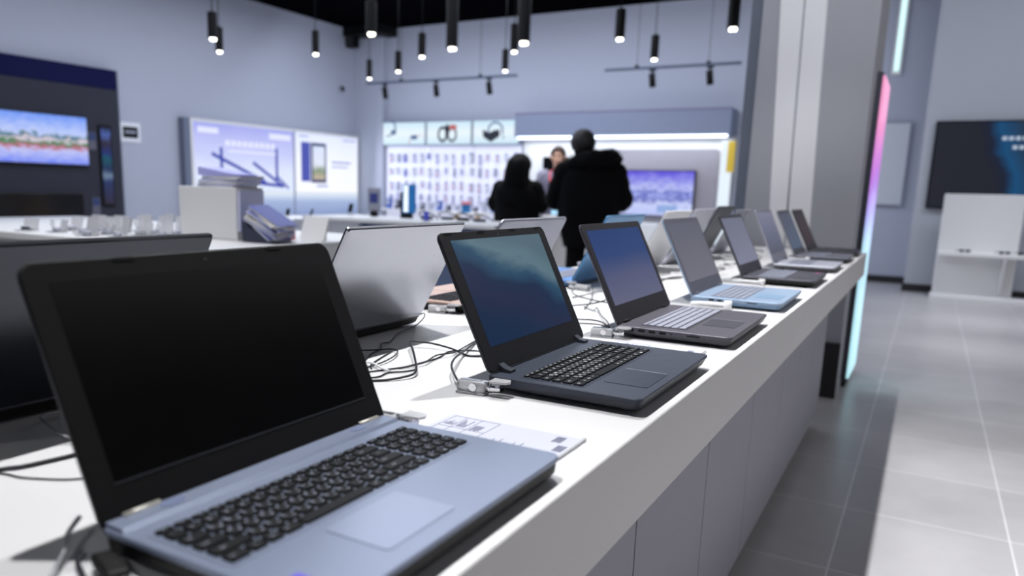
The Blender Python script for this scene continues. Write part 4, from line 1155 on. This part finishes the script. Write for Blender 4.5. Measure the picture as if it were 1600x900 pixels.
# wooden stands before the accessory wall
for x, y, q in ((-5.35, 8.85, 'left'), (-4.87, 9.25, 'right')):
    e = empty('wooden_stand', (x, y, 0), 0, 'pale wooden frame stand with boxes, %s of the two by the customers' % q, 'stand', 'wooden stands')
    simple('post', mat('pale_wood', (214, 184, 140), 0.6, vary=0.15, scale=12), lambda b: (b.box(-0.07, -0.03, -0.05, 0.05, 0, 0.859, 0.004), b.box(0.25, 0.29, -0.05, 0.05, 0, 0.859, 0.004)), e)
    simple('shelf', M_white, lambda b: (b.box(-0.09, 0.31, -0.12, 0.12, 0.86, 0.89, 0.003), b.box(-0.028, 0.248, -0.12, 0.12, 0.45, 0.48, 0.003)), e)
    simple('crossbar', mat('pale_wood', (214, 184, 140)), lambda b: b.box(-0.028, 0.248, -0.02, 0.02, 0.2, 0.24, 0.003), e)
    bx = empty('boxed_gadget', (x + 0.10, y - 0.02, 0.891), 0.2, 'red topped blue box on the %s wooden stand' % q, 'box', 'boxes on the wooden stands')
    simple('carton', mat('box_teal', (20, 100, 160), 0.5), lambda b: b.box(-0.05, 0.05, -0.04, 0.04, 0, 0.11, 0.003), bx)
    simple('lid', mat('box_red', (220, 120, 110), 0.5), lambda b: b.box(-0.052, 0.052, -0.042, 0.042, 0.1101, 0.14, 0.003), bx)

# ------------------------------------------------------------------ far wall: canopy bay
e = empty('canopy', (-4.65, 13.0, 0), 0, 'grey blue canopy box over the television bay on the far wall', 'canopy')
simple('box', mat('canopy_grey', (136, 145, 168), 0.7, vary=0.015), lambda b: b.box(-1.86, 1.86, -0.45, 0, 2.13, 2.53, 0.006), e)
simple('edge_line', mat('edge_mauve', (110, 90, 130), 0.6), lambda b: b.box(-1.86, 1.86, -0.455, -0.451, 2.515, 2.53), e)
simple('light_strip', M_lite, lambda b: b.box(-1.80, 1.82, -0.44, -0.40, 2.085, 2.129, 0.008), e)
lamp('canopy_light', 'AREA', (-4.65, 12.72, 2.07), 16, (0.86, 0.92, 1.0), 3.6, 0.3)
e = empty('bay_backdrop', (-4.65, 12.998, 0), 0, 'white backdrop with a rounded grey board under the canopy', 'shop display')
simple('backboard', M_white, lambda b: b.box(-1.86, 1.86, -0.03, 0, 0.0, 2.12), e)
Mxz = Matrix(((1, 0, 0, 0), (0, 0, -1, 0), (0, 1, 0, 0), (0, 0, 0, 1)))
simple('grey_board', mat('board_taupe', (150, 146, 154), 0.8, vary=0.06, scale=8), lambda b: b.prism(rrect(-0.6, 1.64, 0.75, 1.93, 0.06), 0.031, 0.06, Mxz), e)
e = empty('wall_lightbox', (-4.65, 12.998, 0), 0, 'bright white upright light panel at the right edge of the canopy bay', 'light box')
simple('diffuser', emitter('lit_side', (232, 244, 255), 1.0), lambda b: b.box(1.68, 1.85, -0.112, -0.10, 0.1, 2.06, 0.005), e)
simple('housing', M_white, lambda b: b.box(1.67, 1.86, -0.10, -0.032, 0.08, 2.08, 0.004), e)
e = empty('television_cabinet', (-4.65, 12.9, 0), 0, 'low white cabinet under the television with the blue mountains', 'cabinet')
simple('body', M_white, lambda b: b.box(-1.8, 1.64, -0.4, 0.0, 0.08, 0.72, 0.005), e)
simple('door', M_white, lambda b: b.box(-1.79, -0.09, -0.42, -0.401, 0.09, 0.71, 0.003), e)
simple('door', M_white, lambda b: b.box(-0.08, 1.63, -0.42, -0.401, 0.09, 0.71, 0.003), e)
simple('plinth', M_dark, lambda b: b.box(-1.75, 1.6, -0.36, 0.0, 0.0, 0.08), e)
pic_mtn = picture('picture_mountains', 'Z', [(0.0, (190, 200, 250)), (0.25, (205, 214, 255)), (0.40, (96, 104, 190)), (0.48, (170, 182, 245)), (0.53, (84, 90, 190)), (0.60, (190, 198, 250)), (0.78, (150, 150, 238)), (1.0, (104, 92, 226))], 0.95, noise=0.55, nscale=9)
e = tv('bay_television', (-4.05, 12.935, 0), 0, 0.70, 0.83, 1.59, pic_mtn, 'lit television showing snowy blue mountains behind the customers', facing='Y', fw=0.018)
simple('caption_box', emitter('caption_blue', (150, 178, 232), 0.9), lambda b: b.box(0.10, 0.44, -0.058, -0.0545, 0.90, 1.02), e)
tv('wall_monitor', (-5.86, 12.965, 0), 0, 0.24, 1.36, 1.80, mat('black_screen', (7, 7, 9)), 'black monitor on the backdrop beside the salesman', facing='Y')
e = empty('hanging_tag', (-2.76, 12.62, 0), R(-10), 'yellow hanging tag at the right end of the canopy', 'tag')
simple('card', mat('yellow_card', (232, 196, 60), 0.5), lambda b: b.box(-0.06, 0.06, -0.006, 0.006, 1.56, 2.03, 0.003), e)
simple('string', M_black, lambda b: b.cyl((0, 0, 2.03), (0, 0, 2.13), 0.003, n=6), e)

# ------------------------------------------------------------------ right side
e = empty('light_sign', (-0.375, 5.86, 0), 0, 'slim floor-standing light sign beside the column, glowing pink and blue', 'sign')
simple('case', mat('sign_case', (60, 62, 74), 0.6), lambda b: b.box(-0.07, 0.035, -0.48, 0.10, 0.06, 1.95, 0.004), e)
simple('lit_face', picture('sign_glow', 'Z', [(0.0, (176, 226, 236)), (0.45, (180, 222, 240)), (0.55, (170, 170, 240)), (0.7, (186, 120, 220)), (0.85, (236, 150, 200)), (1.0, (230, 150, 190))], 1.1, noise=0.3, nscale=4), lambda b: b.box(0.035, 0.050, -0.47, 0.09, 0.07, 1.93, 0.003), e)
simple('foot', M_dark, lambda b: b.box(-0.06, 0.03, -0.40, 0.15, 0.0, 0.059, 0.003), e)
e = empty('wall_light', (-0.66, 12.97, 0), 0, 'narrow bright vertical light high on the back wall right of the column', 'light')
simple('tube', emitter('cold_tube', (205, 242, 246), 1.3), lambda b: b.box(-0.03, 0.03, -0.05, -0.02, 3.0, 4.1, 0.01), e)
simple('housing', M_white, lambda b: b.box(-0.06, 0.06, -0.02, 0.0, 2.95, 4.15, 0.004), e)
e = empty('wall_poster', (-0.56, 12.97, 0), 0, 'pale framed poster on the back wall beside the column', 'poster')
simple('frame', mat('poster_frame', (150, 156, 170), 0.5), lambda b: b.box(-0.22, 0.19, -0.025, 0.0, 1.12, 2.30, 0.004), e)
simple('sheet', mat('poster_sheet', (206, 212, 220), 0.4), lambda b: b.box(-0.20, 0.17, -0.029, -0.025, 1.14, 2.28), e)

pic_big = picture('picture_big', 'X', [(0.0, (42, 44, 54)), (0.28, (40, 43, 52)), (0.34, (34, 40, 60)), (0.40, (30, 84, 130)), (0.50, (40, 60, 84)), (0.62, (34, 34, 40)), (1.0, (30, 34, 44))], 0.8, noise=0.12, nscale=4, tilt=0.16, axis2='Z', rough=0.12)
e = tv('wall_television', (1.0, 11.99, 0), 0, 1.07, 1.11, 2.215, pic_big, 'huge dark wall television on the right with a blue picture', facing='Y', fw=0.02, th=0.07)
for zz, x0 in ((1.86, -0.22), (1.97, -0.34)):
    simple('lettering', emitter('tv_white', (190, 205, 225), 0.8), lambda b: [b.box(x0 + 0.07 * k, x0 + 0.05 + 0.07 * k, -0.0765, -0.0745, zz, zz + 0.045) for k in range(12)], e)
e = empty('display_stand', (0.56, 11.45, 0), 0, 'white display stand with a tall back panel below the huge television', 'display stand')
simple('back_panel', M_white, lambda b: b.box(-0.43, 0.42, 0.10, 0.14, 0.0, 1.30, 0.01), e)
simple('shelf', M_white, lambda b: b.box(-0.42, 1.0, -0.20, 0.099, 0.545, 0.59, 0.004), e)
simple('foot_plate', M_white, lambda b: b.box(-0.45, 1.05, -0.24, 0.099, 0.0, 0.06, 0.006), e)
simple('gusset', M_white, lambda b: b.loft([[Vector((xx, 0.098, 0.061)), Vector((xx, -0.17, 0.544)), Vector((xx, 0.098, 0.544))] for xx in (0.27, 0.30)]), e)
for x, k in ((0.42, 'left'), (0.83, 'middle'), (1.02, 'right')):
    e = empty('wearable_gadget', (x, 11.37, 0.59), 0.3, 'dark wearable gadget on the white display stand, %s one' % k, 'gadget', 'gadgets on the white display stand')
    simple('lens', M_black, lambda b: (b.ball((-0.035, 0, 0.02), 0.032, 0.012, 0.018), b.ball((0.035, 0, 0.02), 0.032, 0.012, 0.018)), e)
    simple('temple', M_black, lambda b: (b.tube([(-0.066, 0, 0.026), (-0.07, 0.06, 0.026), (-0.068, 0.11, 0.008)], 0.004, 6), b.tube([(0.066, 0, 0.026), (0.07, 0.06, 0.026), (0.068, 0.11, 0.008)], 0.004, 6)), e)
    simple('bridge', M_black, lambda b: b.cyl((-0.01, 0, 0.026), (0.01, 0, 0.026), 0.004, n=8), e)


# ------------------------------------------------------------------ people
def skin_mesh(name, V, E, m, parent, root=0, sub=2):
    me = bpy.data.meshes.new(name)
    me.from_pydata([v[0] for v in V], E, [])
    ob = bpy.data.objects.new(name, me)
    COL.objects.link(ob)
    sk = ob.modifiers.new('s', 'SKIN')
    sk.use_smooth_shade = True
    for i, v in enumerate(V):
        d = me.skin_vertices[0].data[i]
        d.radius = (v[1], v[2] if len(v) > 2 else v[1])
        d.use_root = (i == root)
    sb = ob.modifiers.new('b', 'SUBSURF')
    sb.levels = sub; sb.render_levels = sub
    bpy.context.view_layer.update()
    out = bpy.data.meshes.new_from_object(ob.evaluated_get(bpy.context.evaluated_depsgraph_get()))
    bpy.data.objects.remove(ob)
    out.materials.clear()
    out.materials.append(m)
    for p in out.polygons:
        p.use_smooth = True
    return link(name, out, parent)


def body(parent, H, head, elbows, wrists, hdir, legs=0.11, turn=0.0):
    """standing figure facing +Y; head = centre of the head; hdir = way the hands point"""
    hx, hy, hz = head
    V = [((0, 0, .53 * H), .135, .105), ((0, 0, .62 * H), .125, .095), ((0, 0.0, .73 * H), .15, .105), ((hx * .35, hy * .3 - .01, .815 * H), .07), ((hx * .75, hy * .75 - .01, hz - 0.115), .052),
         ((hx, hy + .012, hz - 0.05), .064, .072), ((hx, hy, hz + 0.02), .078, .088), ((hx, hy - .005, hz + 0.085), .062, .07), ((hx + .088 * math.sin(turn), hy + .088 * math.cos(turn), hz - .018), .013)]
    E = [(0, 1), (1, 2), (2, 3), (3, 4), (4, 5), (5, 6), (6, 7), (5, 8)]
    for s, el, wr in ((-1, elbows[0], wrists[0]), (1, elbows[1], wrists[1])):
        i = len(V)
        V.append(((s * .105 * H, 0, .795 * H), .058)); E.append((2, i))
        V.append((el, .043)); E.append((i, i + 1))
        V.append((wr, .029)); E.append((i + 1, i + 2))
        d = Vector(hdir).normalized()
        side = d.cross(Vector((0, 0, 1))).normalized()
        palm = Vector(wr) + d * 0.055
        V.append((tuple(palm), .036, .018)); E.append((i + 2, i + 3))
        pi_ = i + 3
        for k, ln in enumerate((0.066, 0.078, 0.072, 0.056)):
            q0 = palm + side * (0.024 - 0.016 * k) + d * 0.035
            q1 = q0 + d * ln * 0.5 + Vector((0, 0, -0.012))
            q2 = q1 + d * ln * 0.4 + Vector((0, 0, -0.026))
            j = len(V)
            V += [(tuple(q0), .0095), (tuple(q1), .009), (tuple(q2), .008)]
            E += [(pi_, j), (j, j + 1), (j + 1, j + 2)]
        j = len(V)
        q0 = Vector(wr) + d * 0.03 - side * s * 0.034
        V += [(tuple(q0), .011), (tuple(q0 + d * 0.035 - side * s * 0.012), .0095)]
        E += [(i + 2, j), (j, j + 1)]
    for s in (-1, 1):
        i = len(V)
        V += [((s * .05 * H, 0, .49 * H), .09), ((s * legs * .95, .012, .285 * H), .062), ((s * legs, -.012, .05 * H), .043), ((s * legs * 1.1, .11, .022 * H), .036, .028)]
        E += [(0, i), (i, i + 1), (i + 1, i + 2), (i + 2, i + 3)]
    return skin_mesh('body', V, E, M_skin, parent)


def garment(b, rings, n=36, fold=0.03, k=7, seed=0):
    secs = []
    for (cx, cy, z, rx, ry) in rings:
        s = []
        for i in range(n):
            a = 2 * PI * i / n
            q = 1 + fold * math.sin(k * a + z * 9 + seed) + fold * 0.6 * math.sin(3 * a - z * 17 + seed)
            s.append(Vector((cx + rx * q * math.cos(a), cy + ry * q * math.sin(a), z + 0.01 * math.sin(5 * a + seed))))
        secs.append(s)
    b.loft(secs, True, True, True)


def densify(rings, sub=4):
    out = []
    for i in range(len(rings) - 1):
        for k in range(sub):
            t = k / sub
            p0 = rings[max(i - 1, 0)]; p1 = rings[i]; p2 = rings[i + 1]; p3 = rings[min(i + 2, len(rings) - 1)]
            out.append(tuple(0.5 * (2 * a1 + (a2 - a0) * t + (2 * a0 - 5 * a1 + 4 * a2 - a3) * t * t + (3 * a1 - a0 - 3 * a2 + a3) * t ** 3) for a0, a1, a2, a3 in zip(p0, p1, p2, p3)))
    out.append(rings[-1])
    return out


def sleeve(b, sh, el, wr, r0, r1, r2, seed=0):
    pts = smooth_path([sh, tuple((Vector(sh) * .5 + Vector(el) * .5)), el, tuple((Vector(wr) * .5 + Vector(el) * .5)), wr], 5)
    n = len(pts)
    rs = [r0 + (r1 - r0) * min(1, i / (n * .5)) if i < n * .5 else r1 + (r2 - r1) * (i - n * .5) / (n * .5) for i in range(n)]
    b.ball(sh, r0 * 1.03, n=18, m=12)
    b.tube(pts, 0, 18, rs, fold=lambda i, a: 0.05 * math.sin(i * 1.3 + seed) + 0.03 * math.sin(3 * a + i))


def hair_cap(b, c, rx, ry, rz, front, nape, n=28, m=14, fr=60, noise=0.02):
    """cap of hair: reaches down to the nape at the back and only to the hairline in front (+Y)"""
    secs = []
    for j in range(1, m + 1):
        s = []
        for i in range(n):
            a = 2 * PI * i / n
            f = 0.5 + 0.5 * math.sin(a)               # 1 at the front
            lim = R(nape + (front - nape) * f ** 1.5)
            t = lim * j / m
            q = 1 + noise * math.sin(9 * a + 4 * t)
            s.append(Vector((c[0] + rx * q * math.sin(t) * math.cos(a), c[1] + ry * q * math.sin(t) * math.sin(a), c[2] + rz * q * math.cos(t))))
        secs.append(s)
    b.loft(secs, True, False, True)


# man in the puffy hooded jacket, seen from behind
MX, MY = -2.955, 7.36
man = empty('person', (MX, MY, 0), R(22), 'person in a black hooded winter jacket seen from behind, the tallest at the counter', 'person')
mh = (-0.085, 0.04, 1.665)
me_, mw_ = ((-0.33, 0.05, 1.12), (0.33, 0.05, 1.12)), ((-0.17, 0.30, 1.08), (0.17, 0.30, 1.08))
body(man, 1.78, mh, me_, mw_, (0.0, 1, 0.1))
b = MB()
garment(b, densify([(0, 0, 0.66, .23, .17), (0, 0, 0.80, .27, .20), (0, -.01, 0.95, .30, .21), (0, -.02, 1.12, .31, .21), (0, -.02, 1.28, .30, .20), (0.0, -.02, 1.40, .27, .18), (-.02, -.01, 1.47, .17, .14), (-.05, .01, 1.54, .115, .11), (-.07, .02, 1.60, .10, .10)]), fold=0.02, k=9)
sleeve(b, (-.25, 0, 1.38), me_[0], mw_[0], .115, .105, .065, 1)
sleeve(b, (.25, 0, 1.38), me_[1], mw_[1], .115, .105, .065, 2)
b.build('jacket', M_cloth, man)
b = MB()
hp = smooth_path([(-.15, .13, 1.40), (-.20, .02, 1.43), (-.14, -.12, 1.48), (.03, -.17, 1.51), (.16, -.12, 1.53), (.22, .02, 1.52), (.14, .13, 1.42)], 6)
nh = len(hp)
b.tube(hp, 0, 16, [0.048 + 0.040 * math.sin(PI * min(1, i / (nh - 1)) * 0.75) ** 1.2 for i in range(nh)], fold=lambda i, a: 0.16 * math.sin(3 * a + 0.5 * i) * math.sin(0.9 * i + 1) + 0.06 * math.sin(7 * a + i))
hood = b.build('hood', M_cloth, man)
b = MB()
rng = random.Random(2)
for i in range(2, nh - 2):
    for k in range(14):
        a = 2 * PI * k / 14
        d = Vector((math.cos(a), rng.uniform(-.6, .6), math.sin(a))).normalized()
        p = hp[i] + d * 0.075
        b.cyl(p, p + d * rng.uniform(0.02, 0.05) + Vector((0, 0, rng.uniform(-.01, .01))), 0.004, 0.0008, n=4, smooth=False)
tag(b.build('fur_trim', mat('dark_fur', (30, 27, 26), 0.9), hood), 'dark fur trim', kind='stuff')
b = MB(); hair_cap(b, (mh[0], mh[1] - .005, mh[2] + .015), .124, .134, .134, 64, 140); b.build('hair', mat('dark_hair', (20, 16, 16), 0.6, vary=0.3, scale=60), man)
b = MB()
for s in (-1, 1):
    b.tube(smooth_path([(s * .085, 0, .90), (s * .10, .01, .72), (s * .105, .012, .50), (s * .108, -.01, .10)], 5), 0, 16, None or [0.115 - 0.002 * i for i in range(16)], fold=lambda i, a: 0.03 * math.sin(4 * a + i))
b.build('trousers', M_cloth, man)
for s in (-1, 1):
    simple('shoe', M_black, lambda b: (b.ball((s * .115, .05, .045), .055, .145, .045), b.box(s * .115 - .05, s * .115 + .05, -.08, .18, 0.0, .02, .008)), man)

# woman with long black hair
WX, WY = -4.13, 8.10
WS = 1.05
wom = empty('person', (WX, WY, 0), R(8), 'person with long black hair in a black coat, facing right', 'person')
wom.scale = (WS, WS, WS)
wh = (0.0, 0.04, 1.405)
we_, ww_ = ((-.27, .03, 0.98), (.27, .03, .98)), ((-.13, .26, 1.0), (.13, .26, 1.0))
body(wom, 1.53, wh, we_, ww_, (0, 1, 0.1), 0.095, R(75))
b = MB()
garment(b, densify([(0, 0, .45, .27, .20), (0, 0, .70, .27, .19), (0, 0, .90, .26, .18), (0, -.01, 1.06, .27, .18), (0, -.01, 1.17, .24, .165), (0, 0, 1.25, .15, .13), (0, .01, 1.30, .085, .085)]), fold=0.02, seed=2)
sleeve(b, (-.195, 0, 1.155), we_[0], ww_[0], .095, .085, .055, 3)
sleeve(b, (.195, 0, 1.155), we_[1], ww_[1], .095, .085, .055, 4)
b.build('coat', M_cloth, wom)
b = MB(); hair_cap(b, (wh[0], wh[1], wh[2] + .01), .128, .130, .128, 74, 128)
garment(b, densify([(0, .03, 1.515, .06, .06), (0, .0, 1.47, .118, .11), (0, -.03, 1.38, .134, .125), (0, -.055, 1.28, .142, .12), (0, -.07, 1.2, .165, .11), (0, -.08, 1.10, .18, .10), (0, -.10, .98, .15, .09)]), fold=0.025, k=11)
b.build('hair', M_hairk, wom)
b = MB()
for s in (-1, 1):
    b.tube([(s * .09, 0, .72), (s * .095, .01, .42), (s * .095, -.01, .08)], 0, 14, [.09, .075, .06])
b.build('trousers', M_cloth, wom)
for s in (-1, 1):
    simple('shoe', M_black, lambda b: b.ball((s * .10, .05, .042), .045, .125, .042), wom)

# salesman facing the camera
SX, SY = -4.15, 9.25
man2 = empty('person', (SX, SY, 0), R(190), 'person with short brown hair and a red lanyard facing the camera', 'person')
sh_ = (0.0, 0.03, 1.625)
se_, sw_ = ((-.27, -.01, 1.10), (.27, -.01, 1.10)), ((-.27, .08, .86), (.27, .08, .86))
bd = body(man2, 1.76, sh_, se_, sw_, (0, 0.25, -1))
b = MB()
garment(b, densify([(0, 0, .82, .20, .15), (0, 0, 1.0, .21, .15), (0, 0, 1.18, .225, .15), (0, 0, 1.32, .225, .145), (0, 0, 1.40, .15, .11), (0, 0, 1.45, .075, .075)]), fold=0.015, seed=4)
b.build('waistcoat', mat('grey_vest', (96, 94, 116), 0.8, vary=0.1), man2)
for k, sx in enumerate((-1, 1)):
    b = MB()
    sleeve(b, (sx * .185, 0, 1.385), se_[k], sw_[k], .092, .07, .045, 5 + k)
    b.build('sleeve', mat('grey_shirt', (130, 130, 150), 0.8), man2)
b = MB()
b.tube(smooth_path([(-.075, -.03, 1.46), (-.085, .075, 1.42), (-.05, .155, 1.28), (0, .165, 1.12), (.05, .155, 1.28), (.085, .075, 1.42), (.075, -.03, 1.46)], 6), .012, 8)
ly = b.build('lanyard', mat('red_ribbon', (196, 40, 60), 0.6), man2)
simple('badge', mat('badge_blue', (60, 110, 200), 0.5), lambda b: b.box(-.045, .045, .165, .172, 0.99, 1.11, .003), ly)
b = MB(); hair_cap(b, (sh_[0], sh_[1] - .008, sh_[2] + .02), .100, .114, .120, 50, 112); b.build('hair', mat('brown_hair', (74, 56, 48), 0.6, vary=0.2, scale=60), man2)
for s in (-1, 1):
    simple('eye', mat('eye_dark', (40, 34, 36), 0.3), lambda b: b.ball((s * .034, .112, sh_[2] + .012), .013, .008, .008, n=10, m=6), man2)
    simple('eyebrow', mat('brown_hair', (74, 56, 48)), lambda b: b.ball((s * .034, .112, sh_[2] + .034), .020, .008, .005, n=10, m=6), man2)
    simple('ear', M_skin, lambda b: b.ball((s * .092, .02, sh_[2] + .0), .012, .022, .034, n=10, m=8), man2)
simple('mouth', mat('lips', (176, 110, 104), 0.5), lambda b: b.ball((0, .100, sh_[2] - .062), .026, .008, .007, n=12, m=6), man2)
b = MB()
for s in (-1, 1):
    b.tube([(s * .085, 0, .86), (s * .095, .01, .5), (s * .10, -.01, .08)], 0, 14, [.105, .08, .065])
b.build('trousers', mat('dark_trousers', (34, 36, 46), 0.8), man2)
for s in (-1, 1):
    simple('shoe', M_black, lambda b: b.ball((s * .11, .05, .042), .05, .14, .042), man2)

# table with a glowing tablet between the customers and the salesman
e = empty('consulting_table', (-3.84, 8.70, 0), R(20), 'small white consulting table between the customers and the salesman', 'table')
simple('top', M_white, lambda b: b.box(-0.22, 0.22, -0.16, 0.16, 0.88, 0.91, 0.006), e)
simple('pedestal', M_white, lambda b: b.box(-0.12, 0.12, -0.09, 0.09, 0.05, 0.879, 0.006), e)
simple('foot', M_dark, lambda b: b.box(-0.17, 0.17, -0.13, 0.13, 0.0, 0.05, 0.006), e)
e = empty('tablet_stand', (-3.84, 8.68, 0.91), R(20), 'glowing pale blue tablet on the consulting table', 'tablet')
simple('tablet', M_black, lambda b: b.box(-0.12, 0.12, -0.005, 0.005, 0.008, 0.09, 0.003), e)
simple('screen', emitter('tablet_glow', (170, 220, 255), 1.2), lambda b: b.box(-0.11, 0.11, -0.007, -0.005, 0.014, 0.084), e)
simple('rest', M_black, lambda b: b.box(-0.05, 0.05, -0.03, 0.04, 0.0, 0.0079, 0.002), e)
